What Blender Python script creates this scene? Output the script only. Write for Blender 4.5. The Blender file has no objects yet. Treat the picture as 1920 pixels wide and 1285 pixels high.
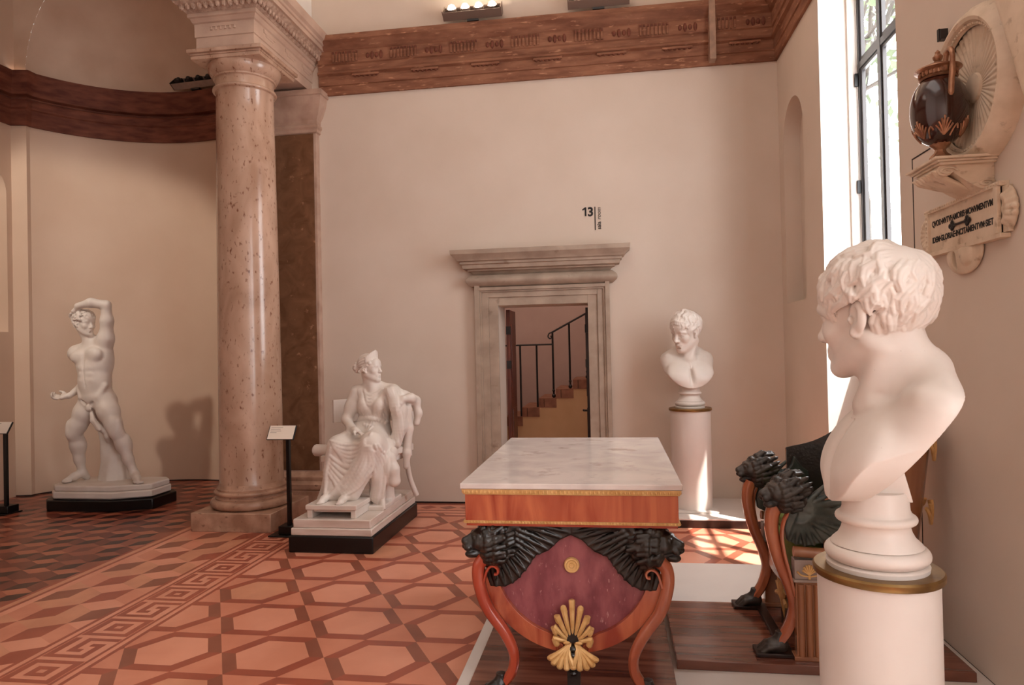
import bpy, bmesh, math, random
import numpy as np
from mathutils import Vector, Matrix, Euler
R = math.radians
random.seed(7)
scene = bpy.context.scene
COL = scene.collection
PI = math.pi

# ------------------------------------------------------------------ materials
def lin(c):
    return tuple(((x / 12.92) if x <= 0.04045 else ((x + 0.055) / 1.055) ** 2.4) for x in c)

def rgb(r, g, b):
    return lin((r / 255, g / 255, b / 255)) + (1.0,)

def mk(name, c1, c2=None, scale=5.0, detail=6.0, rough=0.6, rough2=None, bump=0.0, bscale=None, metal=0.0,
       stretch=(1, 1, 1), spec=0.5, distort=0.0, ramp=(0.35, 0.65), c3=None, c3scale=60.0, c3pos=(0.62, 0.68), coat=0.0, sss=0.0):
    m = bpy.data.materials.new(name); m.use_nodes = True
    nt = m.node_tree; n = nt.nodes; L = nt.links
    b = n['Principled BSDF']
    b.inputs['Roughness'].default_value = rough
    b.inputs['Metallic'].default_value = metal
    b.inputs['Specular IOR Level'].default_value = spec
    b.inputs['Coat Weight'].default_value = coat
    b.inputs['Coat Roughness'].default_value = 0.12
    b.inputs['Base Color'].default_value = c1
    if sss:
        b.inputs['Subsurface Weight'].default_value = sss
        b.inputs['Subsurface Radius'].default_value = (0.02, 0.014, 0.01)
        b.inputs['Subsurface Scale'].default_value = 0.5
    tc = n.new('ShaderNodeTexCoord'); mp = n.new('ShaderNodeMapping')
    mp.inputs['Scale'].default_value = stretch
    L.new(tc.outputs['Object'], mp.inputs['Vector'])
    col = None
    if c2 is not None:
        t = n.new('ShaderNodeTexNoise'); t.inputs['Scale'].default_value = scale
        t.inputs['Detail'].default_value = detail; t.inputs['Distortion'].default_value = distort
        L.new(mp.outputs['Vector'], t.inputs['Vector'])
        r = n.new('ShaderNodeValToRGB')
        r.color_ramp.elements[0].position = ramp[0]; r.color_ramp.elements[1].position = ramp[1]
        r.color_ramp.elements[0].color = c1; r.color_ramp.elements[1].color = c2
        L.new(t.outputs['Fac'], r.inputs['Fac']); col = r.outputs['Color']
    if c3 is not None:
        t3 = n.new('ShaderNodeTexNoise'); t3.inputs['Scale'].default_value = c3scale; t3.inputs['Detail'].default_value = 4
        L.new(mp.outputs['Vector'], t3.inputs['Vector'])
        r3 = n.new('ShaderNodeValToRGB')
        r3.color_ramp.elements[0].position = c3pos[0]; r3.color_ramp.elements[1].position = c3pos[1]
        r3.color_ramp.elements[0].color = (0, 0, 0, 1); r3.color_ramp.elements[1].color = (1, 1, 1, 1)
        L.new(t3.outputs['Fac'], r3.inputs['Fac'])
        mx = n.new('ShaderNodeMix'); mx.data_type = 'RGBA'
        L.new(r3.outputs['Color'], mx.inputs['Factor'])
        if col: L.new(col, mx.inputs[6])
        else: mx.inputs[6].default_value = c1
        mx.inputs[7].default_value = c3
        col = mx.outputs[2]
    if col: L.new(col, b.inputs['Base Color'])
    if bump:
        tb = n.new('ShaderNodeTexNoise'); tb.inputs['Scale'].default_value = bscale or scale * 3
        tb.inputs['Detail'].default_value = 5
        L.new(mp.outputs['Vector'], tb.inputs['Vector'])
        bp = n.new('ShaderNodeBump'); bp.inputs['Strength'].default_value = bump; bp.inputs['Distance'].default_value = 0.01
        L.new(tb.outputs['Fac'], bp.inputs['Height']); L.new(bp.outputs['Normal'], b.inputs['Normal'])
    return m

def emis(name, c, s):
    m = bpy.data.materials.new(name); m.use_nodes = True
    b = m.node_tree.nodes['Principled BSDF']
    b.inputs['Base Color'].default_value = c
    b.inputs['Emission Color'].default_value = c
    b.inputs['Emission Strength'].default_value = s
    return m

# ------------------------------------------------------------------ mesh builder
class MB:
    def __init__(s):
        s.v = []; s.f = []; s.m = []; s.sm = []
    def add(s, vs, fs, mi=0, smooth=False):
        o = len(s.v); s.v += [tuple(map(float, p)) for p in vs]
        for f in fs:
            s.f.append(tuple(o + i for i in f)); s.m.append(mi); s.sm.append(smooth)
        return s
    def box(s, lo, hi, mi=0, M=None):
        x0, y0, z0 = lo; x1, y1, z1 = hi
        vs = [(x0,y0,z0),(x1,y0,z0),(x1,y1,z0),(x0,y1,z0),(x0,y0,z1),(x1,y0,z1),(x1,y1,z1),(x0,y1,z1)]
        if M is not None: vs = [M @ Vector(p) for p in vs]
        return s.add(vs, [(0,3,2,1),(4,5,6,7),(0,1,5,4),(1,2,6,5),(2,3,7,6),(3,0,4,7)], mi)
    def prism(s, poly, axis, a, b, mi=0, smooth=False, caps=True):
        """poly: 2-D outline (any simple polygon), extruded along axis 'x','y','z' from a to b."""
        def P(p, t):
            return {'x': (t, p[0], p[1]), 'y': (p[0], t, p[1]), 'z': (p[0], p[1], t)}[axis]
        n = len(poly); vs = [P(p, a) for p in poly] + [P(p, b) for p in poly]
        fs = [(i, (i + 1) % n, n + (i + 1) % n, n + i) for i in range(n)]
        s.add(vs, fs, mi, smooth)
        if caps:
            s.add(vs, [tuple(range(n))[::-1], tuple(range(n, 2 * n))], mi)
        return s
    def lathe(s, prof, c=(0, 0, 0), seg=48, mi=0, axis='z', a0=0.0, a1=2 * PI, M=None, wob=None):
        full = abs(a1 - a0 - 2 * PI) < 1e-6
        m = seg if full else seg + 1
        vs = []
        for (r, z) in prof:
            for k in range(m):
                a = a0 + (a1 - a0) * k / seg
                rr = r * (wob(a, z) if wob else 1)
                p = (rr * math.cos(a), rr * math.sin(a), z)
                if axis == 'y': p = (p[0], p[2], p[1])
                if axis == 'x': p = (p[2], p[0], p[1])
                if M is not None: p = M @ Vector(p)
                vs.append((p[0] + c[0], p[1] + c[1], p[2] + c[2]))
        fs = []
        for i in range(len(prof) - 1):
            for k in range(seg):
                k2 = (k + 1) % m
                fs.append((i * m + k, i * m + k2, (i + 1) * m + k2, (i + 1) * m + k))
        s.add(vs, fs, mi, True)
        return s
    def sweep(s, path, prof, closed=False, mi=0, smooth=False, cap=True):
        """path: XY polyline; prof: list of (offset to the right of travel, z); mitred."""
        n = len(path); P = [Vector((p[0], p[1])) for p in path]
        offs = []
        for i in range(n):
            a = P[i - 1] if (i > 0 or closed) else None
            c = P[(i + 1) % n] if (i < n - 1 or closed) else None
            d1 = (P[i] - a).normalized() if a is not None else None
            d2 = (c - P[i]).normalized() if c is not None else None
            if d1 is None: d1 = d2
            if d2 is None: d2 = d1
            n1 = Vector((d1.y, -d1.x)); n2 = Vector((d2.y, -d2.x))
            b = (n1 + n2); b.normalize()
            offs.append(b / max(0.3, b.dot(n1)))
        vs = []
        for i in range(n):
            for (o, z) in prof:
                q = P[i] + offs[i] * o; vs.append((q.x, q.y, z))
        m = len(prof); fs = []
        for i in range(n if closed else n - 1):
            j = (i + 1) % n
            for k in range(m - 1):
                fs.append((i * m + k, i * m + k + 1, j * m + k + 1, j * m + k))
        s.add(vs, fs, mi, smooth)
        if cap and not closed:
            s.add(vs, [tuple(range(m)), tuple(range((n - 1) * m, n * m))[::-1]], mi)
        return s
    def tube(s, pts, rad, seg=10, mi=0, cap=True, flat=None):
        """pts: 3-D polyline; rad: number or list; flat=(w,h,up) gives a rectangular-ish section instead."""
        P = [Vector(p) for p in pts]; n = len(P)
        rr = rad if isinstance(rad, (list, tuple)) else [rad] * n
        T = []
        for i in range(n):
            t = P[min(i + 1, n - 1)] - P[max(i - 1, 0)]; T.append(t.normalized())
        up = Vector((0, 0, 1)) if abs(T[0].z) < 0.9 else Vector((1, 0, 0))
        N = (up - T[0] * up.dot(T[0])).normalized()
        vs = []
        for i in range(n):
            N = (N - T[i] * N.dot(T[i])).normalized(); B = T[i].cross(N)
            for k in range(seg):
                a = 2 * PI * k / seg
                vs.append(P[i] + (N * math.cos(a) + B * math.sin(a)) * rr[i])
        fs = [(i * seg + k, i * seg + (k + 1) % seg, (i + 1) * seg + (k + 1) % seg, (i + 1) * seg + k)
              for i in range(n - 1) for k in range(seg)]
        s.add(vs, fs, mi, True)
        if cap:
            s.add(vs, [tuple(range(seg))[::-1], tuple(range((n - 1) * seg, n * seg))], mi)
        return s
    def ribbon(s, pts, w, t, side=(0, 1, 0), mi=0):
        """rectangular bar along a 3-D path; `side` is the direction of its width w, t (number/list) its thickness."""
        P = [Vector(p) for p in pts]; n = len(P); S = Vector(side).normalized()
        tt = t if isinstance(t, (list, tuple)) else [t] * n
        vs = []
        for i in range(n):
            d = (P[min(i + 1, n - 1)] - P[max(i - 1, 0)]).normalized(); N = d.cross(S).normalized()
            h = tt[i] / 2
            for a, b in ((-1, -.55), (-.6, -1), (.6, -1), (1, -.55), (1, .55), (.6, 1), (-.6, 1), (-1, .55)):
                vs.append(P[i] + S * (a * w / 2) + N * (b * h))
        fs = [(i * 8 + k, i * 8 + (k + 1) % 8, (i + 1) * 8 + (k + 1) % 8, (i + 1) * 8 + k) for i in range(n - 1) for k in range(8)]
        s.add(vs, fs, mi, True)
        s.add(vs, [tuple(range(8))[::-1], tuple(range((n - 1) * 8, n * 8))], mi)
        return s
    def ball(s, c, r, seg=10, rings=6, mi=0):
        r = r if isinstance(r, (list, tuple)) else (r, r, r)
        vs = []; fs = []
        for i in range(rings + 1):
            t = PI * i / rings
            for k in range(seg):
                a = 2 * PI * k / seg
                vs.append((c[0] + r[0] * math.sin(t) * math.cos(a), c[1] + r[1] * math.sin(t) * math.sin(a), c[2] + r[2] * math.cos(t)))
        for i in range(rings):
            for k in range(seg):
                fs.append((i * seg + k, (i + 1) * seg + k, (i + 1) * seg + (k + 1) % seg, i * seg + (k + 1) % seg))
        s.add(vs, fs, mi, True)
        return s
    def build(s, name, mats, parent=None, loc=None, bevel=0.0, angle=38, fix=True):
        me = bpy.data.meshes.new(name)
        me.from_pydata(s.v, [], s.f)
        mats = mats if isinstance(mats, (list, tuple)) else [mats]
        for m in mats: me.materials.append(m)
        me.polygons.foreach_set('material_index', s.m)
        me.polygons.foreach_set('use_smooth', [True] * len(s.f))
        if fix:
            bm = bmesh.new(); bm.from_mesh(me)
            bmesh.ops.remove_doubles(bm, verts=bm.verts, dist=1e-5)
            bmesh.ops.recalc_face_normals(bm, faces=bm.faces)
            bm.to_mesh(me); bm.free()
        me.set_sharp_from_angle(angle=R(angle))
        me.update()
        o = bpy.data.objects.new(name, me); COL.objects.link(o)
        if parent is not None: o.parent = parent
        if loc: o.location = loc
        if bevel:
            b = o.modifiers.new('bevel', 'BEVEL'); b.width = bevel; b.segments = 2; b.limit_method = 'ANGLE'; b.angle_limit = R(40)
            b.harden_normals = False
        return o

def tag(o, label, cat, group=None):
    o['label'] = label; o['category'] = cat
    if group: o['group'] = group
    return o
def struct(o):
    o['kind'] = 'structure'; return o
def thing(name, label, cat, loc=(0, 0, 0), rz=0.0, group=None):
    o = bpy.data.objects.new(name, None); COL.objects.link(o)
    o.location = loc; o.rotation_euler = (0, 0, rz); o.empty_display_size = 0.1
    return tag(o, label, cat, group)
def dup(root, loc, rz, label=None, group=None):
    r = root.copy(); COL.objects.link(r); r.location = loc; r.rotation_euler = (0, 0, rz)
    if label: r['label'] = label
    if group: r['group'] = group
    for ch in list(root.children):
        c = ch.copy(); COL.objects.link(c); c.parent = r
        for g in list(ch.children):
            d = g.copy(); COL.objects.link(d); d.parent = c
    return r
def spline(pts, n=8):
    """Catmull-Rom through points (any dimension), n samples per span."""
    P = [np.array(p, float) for p in pts]
    P = [2 * P[0] - P[1]] + P + [2 * P[-1] - P[-2]]
    out = []
    for i in range(1, len(P) - 2):
        for k in range(n):
            t = k / n
            a, b, c, d = P[i - 1], P[i], P[i + 1], P[i + 2]
            out.append(tuple(0.5 * ((2 * b) + (c - a) * t + (2 * a - 5 * b + 4 * c - d) * t * t + (3 * b - a - 3 * c + d) * t ** 3)))
    out.append(tuple(P[-2]))
    return out

# ------------------------------------------------------------------ distance-field sculpting
SDFQ = 1.0
class Sdf:
    def __init__(s, lo, hi, h):
        s.h = h * SDFQ; s.lo = np.array(lo, np.float32)
        s.n = [int(math.ceil((hi[i] - lo[i]) / s.h)) + 1 for i in range(3)]
        s.D = np.full(s.n, 0.3, np.float32)
        s.ax = [s.lo[i] + s.h * np.arange(s.n[i], dtype=np.float32) for i in range(3)]
    def _win(s, lo, hi):
        sl = []
        for i in range(3):
            a = int(max(0, math.floor((lo[i] - s.lo[i]) / s.h))); b = int(min(s.n[i], math.ceil((hi[i] - s.lo[i]) / s.h) + 1))
            if b <= a: return None, None
            sl.append(slice(a, b))
        X = s.ax[0][sl[0]][:, None, None]; Y = s.ax[1][sl[1]][None, :, None]; Z = s.ax[2][sl[2]][None, None, :]
        return tuple(sl), (X, Y, Z)
    def _put(s, sl, d, k, op):
        A = s.D[sl]
        if op == 'u':
            if k > 0:
                h = np.maximum(k - np.abs(A - d), 0) / k
                s.D[sl] = np.minimum(A, d) - h * h * (k * 0.25)
            else: s.D[sl] = np.minimum(A, d)
        elif op == 's':
            d = -d
            if k > 0:
                h = np.maximum(k - np.abs(A - d), 0) / k
                s.D[sl] = np.maximum(A, d) + h * h * (k * 0.25)
            else: s.D[sl] = np.maximum(A, d)
    def cone(s, a, b, ra, rb=None, k=0.02, op='u'):
        rb = ra if rb is None else rb
        a = np.array(a, np.float32); b = np.array(b, np.float32)
        m = max(ra, rb) + k + 2 * s.h
        sl, P = s._win(np.minimum(a, b) - m, np.maximum(a, b) + m)
        if sl is None: return s
        ba = b - a; L = float(ba @ ba) + 1e-12
        px, py, pz = P[0] - a[0], P[1] - a[1], P[2] - a[2]
        h = np.clip((px * ba[0] + py * ba[1] + pz * ba[2]) / L, 0, 1)
        d = np.sqrt((px - h * ba[0]) ** 2 + (py - h * ba[1]) ** 2 + (pz - h * ba[2]) ** 2) - (ra + (rb - ra) * h)
        s._put(sl, d, k, op); return s
    def chain(s, pts, rad, k=0.02, op='u'):
        rr = rad if isinstance(rad, (list, tuple)) else [rad] * len(pts)
        for i in range(len(pts) - 1):
            s.cone(pts[i], pts[i + 1], rr[i], rr[i + 1], k, op)
        return s
    def ell(s, c, r, k=0.02, op='u', rot=None):
        c = np.array(c, np.float32); r = np.array(r if isinstance(r, (list, tuple)) else (r,) * 3, np.float32)
        m = float(r.max()) + k + 2 * s.h
        sl, P = s._win(c - m, c + m)
        if sl is None: return s
        p = [P[0] - c[0], P[1] - c[1], P[2] - c[2]]
        if rot is not None:
            M = np.array(rot.to_3x3() if hasattr(rot, 'to_3x3') else rot, np.float32)   # local->world; use transpose
            p = [M[0, i] * p[0] + M[1, i] * p[1] + M[2, i] * p[2] for i in range(3)]
        k0 = np.sqrt((p[0] / r[0]) ** 2 + (p[1] / r[1]) ** 2 + (p[2] / r[2]) ** 2)
        k1 = np.sqrt((p[0] / r[0] ** 2) ** 2 + (p[1] / r[1] ** 2) ** 2 + (p[2] / r[2] ** 2) ** 2) + 1e-9
        s._put(sl, k0 * (k0 - 1) / k1, k, op); return s
    def box(s, c, hs, k=0.02, op='u', rot=None, rd=0.005):
        c = np.array(c, np.float32); hs = np.array(hs, np.float32)
        m = float(np.linalg.norm(hs)) + k + 2 * s.h
        sl, P = s._win(c - m, c + m)
        if sl is None: return s
        p = [P[0] - c[0], P[1] - c[1], P[2] - c[2]]
        if rot is not None:
            M = np.array(rot.to_3x3() if hasattr(rot, 'to_3x3') else rot, np.float32)
            p = [M[0, i] * p[0] + M[1, i] * p[1] + M[2, i] * p[2] for i in range(3)]
        q = [np.abs(p[i]) - (hs[i] - rd) for i in range(3)]
        d = np.sqrt(np.maximum(q[0], 0) ** 2 + np.maximum(q[1], 0) ** 2 + np.maximum(q[2], 0) ** 2) + np.minimum(np.maximum(q[0], np.maximum(q[1], q[2])), 0) - rd
        s._put(sl, d, k, op); return s
    def half(s, p, nrm, k=0.01):
        """cut away everything on the +normal side of the plane"""
        nrm = np.array(nrm, np.float32); nrm = nrm / np.linalg.norm(nrm)
        d = (s.ax[0][:, None, None] - p[0]) * nrm[0] + (s.ax[1][None, :, None] - p[1]) * nrm[1] + (s.ax[2][None, None, :] - p[2]) * nrm[2]
        h = np.maximum(k - np.abs(s.D - d), 0) / k
        s.D = np.maximum(s.D, d) + h * h * (k * 0.25); return s
    def func(s, fn, lo, hi, k=0.01, op='u'):
        sl, P = s._win(lo, hi)
        if sl is None: return s
        s._put(sl, fn(*P).astype(np.float32), k, op); return s
    def mesh(s, smooth=1):
        D = s.D
        D[0] = D[-1] = 0.1; D[:, 0] = D[:, -1] = 0.1; D[:, :, 0] = D[:, :, -1] = 0.1
        I = D < 0
        nx, ny, nz = D.shape
        c = [I[i:nx - 1 + i, j:ny - 1 + j, k:nz - 1 + k] for i in (0, 1) for j in (0, 1) for k in (0, 1)]
        any_ = c[0].copy(); all_ = c[0].copy()
        for q in c[1:]:
            any_ |= q; all_ &= q
        act = any_ & ~all_
        ijk = np.argwhere(act)
        idx = np.full(act.shape, -1, np.int32); idx[act] = np.arange(len(ijk))
        offs = [(i, j, k) for i in (0, 1) for j in (0, 1) for k in (0, 1)]
        val = [D[ijk[:, 0] + o[0], ijk[:, 1] + o[1], ijk[:, 2] + o[2]] for o in offs]
        acc = np.zeros((len(ijk), 3), np.float32); cnt = np.zeros(len(ijk), np.float32)
        for a in range(8):
            for b in range(a + 1, 8):
                df = [offs[b][i] - offs[a][i] for i in range(3)]
                if sum(map(abs, df)) != 1: continue
                va, vb = val[a], val[b]
                m = (va < 0) != (vb < 0)
                t = np.where(m, va / (va - vb + 1e-20), 0)
                for i in range(3):
                    acc[:, i] += np.where(m, offs[a][i] + t * df[i], 0)
                cnt += m
        V = s.lo + (ijk + acc / cnt[:, None]) * s.h
        quads = []
        for ax in range(3):
            sl0 = [slice(1, -1)] * 3; sl0[ax] = slice(0, -1)
            sl1 = [slice(1, -1)] * 3; sl1[ax] = slice(1, None)
            A = I[tuple(sl0)]; B = I[tuple(sl1)]
            u, v = [(1, 2), (2, 0), (0, 1)][ax]
            for flip, mask in ((False, A & ~B), (True, ~A & B)):
                e = np.argwhere(mask)
                if not len(e): continue
                base = e.copy(); base[:, u] += 1; base[:, v] += 1
                def at(du, dv):
                    q = base.copy(); q[:, u] += du; q[:, v] += dv
                    return idx[q[:, 0], q[:, 1], q[:, 2]]
                q = np.stack([at(-1, -1), at(0, -1), at(0, 0), at(-1, 0)], 1)
                if flip: q = q[:, ::-1]
                quads.append(q)
        F = np.concatenate(quads).astype(np.int32)
        for _ in range(smooth):
            S = np.zeros_like(V); C = np.zeros(len(V), np.float32)
            for i in range(4):
                a, b = F[:, i], F[:, (i + 1) % 4]
                for j in range(3):
                    S[:, j] += np.bincount(a, V[b, j], len(V)).astype(np.float32)
                    S[:, j] += np.bincount(b, V[a, j], len(V)).astype(np.float32)
                C += np.bincount(a, minlength=len(V)) + np.bincount(b, minlength=len(V))
            V = V * 0.5 + 0.5 * S / np.maximum(C, 1)[:, None]
        return V, F
    def build(s, name, mat, parent=None, loc=None, smooth=1, split=None):
        V, F = s.mesh(smooth)
        return np_obj(name, V, F, mat, parent, loc)

def np_obj(name, V, F, mat, parent=None, loc=None):
    me = bpy.data.meshes.new(name)
    me.vertices.add(len(V)); me.vertices.foreach_set('co', np.ascontiguousarray(V, np.float32).ravel())
    me.loops.add(F.size); me.loops.foreach_set('vertex_index', np.ascontiguousarray(F, np.int32).ravel())
    me.polygons.add(len(F)); me.polygons.foreach_set('loop_start', np.arange(0, F.size, 4, dtype=np.int32))
    me.polygons.foreach_set('use_smooth', np.ones(len(F), bool))
    me.update(calc_edges=True); me.validate()
    me.materials.append(mat)
    o = bpy.data.objects.new(name, me); COL.objects.link(o)
    if parent is not None: o.parent = parent
    if loc: o.location = loc
    return o
# ------------------------------------------------------------------ materials of the place
M = {}
M['plaster'] = mk('plaster', rgb(212, 194, 178), rgb(217, 200, 185), scale=1.6, rough=0.75, bump=0.06, bscale=30, spec=0.25)
M['plaster_aisle'] = mk('plaster_aisle', rgb(208, 179, 156), rgb(214, 187, 165), scale=1.4, rough=0.7, bump=0.06, bscale=30, spec=0.25)
M['vault'] = mk('vault', rgb(222, 214, 206), rgb(232, 224, 216), scale=1.2, rough=0.85, bump=0.08, bscale=25, spec=0.2)
M['apse_dome'] = mk('apse_dome', rgb(226, 200, 178), rgb(200, 168, 144), scale=1.5, rough=0.85, bump=0.06, bscale=30, spec=0.2, ramp=(0.3, 0.75))
M['white_wall'] = mk('white_wall', rgb(236, 226, 216), rgb(242, 234, 226), scale=2, rough=0.6, spec=0.3)
M['terracotta'] = mk('terracotta', rgb(154, 106, 81), rgb(122, 78, 58), scale=3.5, rough=0.7, bump=0.25, bscale=22, stretch=(1, 1, 5), c3=rgb(190, 138, 108), c3scale=9, c3pos=(0.62, 0.72), spec=0.25)
M['grey_patch'] = mk('grey_patch', rgb(176, 140, 118), rgb(150, 122, 104), scale=12, rough=0.8)
M['red_frieze'] = mk('red_frieze', rgb(128, 76, 58), rgb(94, 50, 38), scale=4, rough=0.65, bump=0.25, bscale=18, stretch=(1, 1, 4), spec=0.25)
M['istrian'] = mk('istrian', rgb(206, 176, 156), rgb(186, 156, 138), scale=4, rough=0.5, bump=0.1, bscale=40)
M['column_marble'] = mk('column_marble', rgb(202, 168, 146), rgb(172, 136, 113), scale=3.2, rough=0.22, spec=0.5, stretch=(1, 1, 0.5), c3=rgb(128, 84, 64), c3scale=38, c3pos=(0.6, 0.72), distort=0.6, detail=8, coat=0.25)
M['base_marble'] = mk('base_marble', rgb(196, 158, 134), rgb(158, 120, 98), scale=7, rough=0.32, c3=rgb(120, 84, 66), c3scale=26, c3pos=(0.63, 0.75))
M['brown_marble'] = mk('brown_marble', rgb(106, 73, 51), rgb(128, 92, 67), scale=5, rough=0.25, c3=rgb(176, 134, 104), c3scale=14, c3pos=(0.66, 0.8), distort=1.2)
M['pilaster_stone'] = mk('pilaster_stone', rgb(196, 166, 148), rgb(172, 140, 122), scale=6, rough=0.45)
M['door_stone'] = mk('door_stone', rgb(178, 158, 140), rgb(156, 136, 120), scale=5, rough=0.7, bump=0.15, bscale=40, c3=rgb(128, 108, 92), c3scale=9, c3pos=(0.66, 0.8))
M['joint'] = mk('joint', rgb(40, 22, 16), rough=0.8)
M['carved'] = mk('carved', rgb(158, 126, 108), rgb(196, 166, 146), scale=26, rough=0.7, bump=0.6, bscale=70)
M['iron'] = mk('iron', rgb(30, 22, 20), rough=0.45, spec=0.5)
M['door_wood'] = mk('door_wood', rgb(112, 52, 34), rgb(70, 28, 20), scale=4, stretch=(6, 6, 0.7), rough=0.4)
M['dark_wood'] = mk('dark_wood', rgb(30, 16, 12), rgb(48, 26, 18), scale=5, stretch=(6, 6, 0.8), rough=0.4)
M['stair_tile'] = mk('stair_tile', rgb(168, 106, 78), rgb(130, 80, 58), scale=9, rough=0.6)
M['stair_plaster'] = mk('stair_plaster', rgb(222, 176, 132), rgb(212, 164, 120), scale=3, rough=0.8)
M['stair_wall'] = mk('stair_wall', rgb(196, 160, 148), rgb(186, 150, 138), scale=2, rough=0.8)
M['window_metal'] = mk('window_metal', rgb(58, 54, 54), rough=0.35, spec=0.5)
M['lamp_metal'] = mk('lamp_metal', rgb(126, 106, 94), rough=0.4, metal=0.3)
M['lamp_dark'] = mk('lamp_dark', rgb(44, 40, 38), rough=0.4)
M['black'] = mk('black', rgb(14, 11, 11), rough=0.35, spec=0.4)
M['ink'] = mk('ink', rgb(20, 12, 10), rough=0.6)
M['glass'] = bpy.data.materials.new('glass'); M['glass'].use_nodes = True
_n = M['glass'].node_tree.nodes; _l = M['glass'].node_tree.links
_t = _n.new('ShaderNodeBsdfTransparent'); _g = _n.new('ShaderNodeBsdfGlossy'); _g.inputs['Roughness'].default_value = 0.05
_x = _n.new('ShaderNodeMixShader'); _x.inputs[0].default_value = 0.05
_l.new(_t.outputs[0], _x.inputs[1]); _l.new(_g.outputs[0], _x.inputs[2])
_l.new(_x.outputs[0], _n['Material Output'].inputs['Surface'])
M['bulb'] = emis('bulb', (1.0, 0.86, 0.68, 1), 40.0)
def marble(name, a, b, rough=0.42, scale=5, sss=0.0):
    return mk(name, a, b, scale=scale, rough=rough, spec=0.35, c3=rgb(150, 128, 114), c3scale=48, c3pos=(0.74, 0.80), sss=sss)
M['marble'] = marble('marble', rgb(226, 215, 206), rgb(216, 203, 192))
M['plinth_marble'] = mk('plinth_marble', rgb(222, 208, 198), rgb(202, 184, 170), scale=3, rough=0.35, stretch=(1, 1, 6))
M['white_paint'] = mk('white_paint', rgb(214, 203, 195), rgb(220, 210, 202), scale=3, rough=0.4, spec=0.35)
M['aged_marble'] = mk('aged_marble', rgb(222, 200, 176), rgb(204, 180, 154), scale=9, rough=0.55, c3=rgb(164, 136, 110), c3scale=20, c3pos=(0.6, 0.75))
M['brass'] = mk('brass', rgb(150, 118, 70), rgb(112, 84, 50), scale=9, rough=0.38, metal=0.8)
M['gilt'] = mk('gilt', rgb(232, 190, 128), rgb(208, 160, 98), scale=24, rough=0.4, metal=0.2)
M['table_marble'] = mk('table_marble', rgb(226, 214, 206), rgb(206, 194, 188), scale=3, rough=0.12, distort=1.5, c3=rgb(182, 166, 158), c3scale=7, c3pos=(0.6, 0.72), spec=0.5)
M['mahogany'] = mk('mahogany', rgb(150, 60, 40), rgb(196, 108, 72), scale=3.2, stretch=(2.0, 2.0, 0.35), rough=0.2, distort=1.8, detail=5, coat=0.4)
M['mahogany_red'] = mk('mahogany_red', rgb(150, 50, 34), rgb(176, 74, 48), scale=3.0, stretch=(3, 3, 0.6), rough=0.24, coat=0.4)
M['leg_wood'] = mk('leg_wood', rgb(164, 84, 56), rgb(190, 112, 78), scale=4, stretch=(3, 3, 0.6), rough=0.2, coat=0.5)
M['porphyry'] = mk('porphyry', rgb(124, 58, 66), rgb(156, 86, 90), scale=16, rough=0.3, stretch=(1.2, 1, 0.5), c3=rgb(190, 136, 136), c3scale=70, c3pos=(0.66, 0.76))
M['ebony'] = mk('ebony', rgb(22, 16, 13), rgb(40, 32, 26), scale=18, rough=0.28, spec=0.55, bump=0.25, bscale=60, coat=0.15)
M['bronze_black'] = mk('bronze_black', rgb(42, 36, 33), rgb(68, 60, 54), scale=14, rough=0.36, spec=0.55, bump=0.2, bscale=60)
M['wing_bronze'] = mk('wing_bronze', rgb(44, 50, 46), rgb(80, 86, 80), scale=12, rough=0.34, spec=0.6, metal=0.1)
M['green_silk'] = mk('green_silk', rgb(92, 112, 44), rgb(112, 130, 60), scale=20, rough=0.5)
M['board_wood'] = mk('board_wood', rgb(84, 44, 33), rgb(134, 82, 64), scale=2.2, stretch=(0.7, 9, 3), rough=0.14, detail=7, coat=0.3)
M['paper'] = mk('paper', rgb(236, 222, 206), rough=0.6)
M['chair_wood'] = mk('chair_wood', rgb(168, 112, 76), rgb(142, 88, 58), scale=3, stretch=(3, 3, 0.5), rough=0.25, coat=0.4)
M['grey_plaque'] = mk('grey_plaque', rgb(168, 148, 138), rgb(148, 130, 122), scale=9, rough=0.4)
# floor marbles
M['fl_light'] = mk('fl_light', rgb(226, 155, 127), rgb(213, 140, 112), scale=2.4, rough=0.3, spec=0.4)
M['fl_mid'] = mk('fl_mid', rgb(215, 141, 113), rgb(202, 126, 99), scale=3, rough=0.3, spec=0.4)
M['fl_dark'] = mk('fl_dark', rgb(168, 88, 66), rgb(152, 76, 57), scale=3, rough=0.3, spec=0.4)
M['fl_brown'] = mk('fl_brown', rgb(152, 90, 69), rgb(134, 76, 58), scale=3, rough=0.3, spec=0.4)
M['fl_tan'] = mk('fl_tan', rgb(214, 148, 116), rgb(198, 132, 102), scale=3, rough=0.3, spec=0.4)
M['ai_light'] = mk('ai_light', rgb(186, 112, 84), rgb(166, 94, 70), scale=3, rough=0.28, spec=0.4)
M['ai_mid'] = mk('ai_mid', rgb(158, 86, 64), rgb(142, 76, 56), scale=3, rough=0.28, spec=0.4)
M['ai_dark'] = mk('ai_dark', rgb(124, 62, 46), rgb(106, 52, 40), scale=3, rough=0.28, spec=0.4)
M['ai_black'] = mk('ai_black', rgb(66, 34, 28), rgb(50, 26, 22), scale=3, rough=0.28, spec=0.4)

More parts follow.
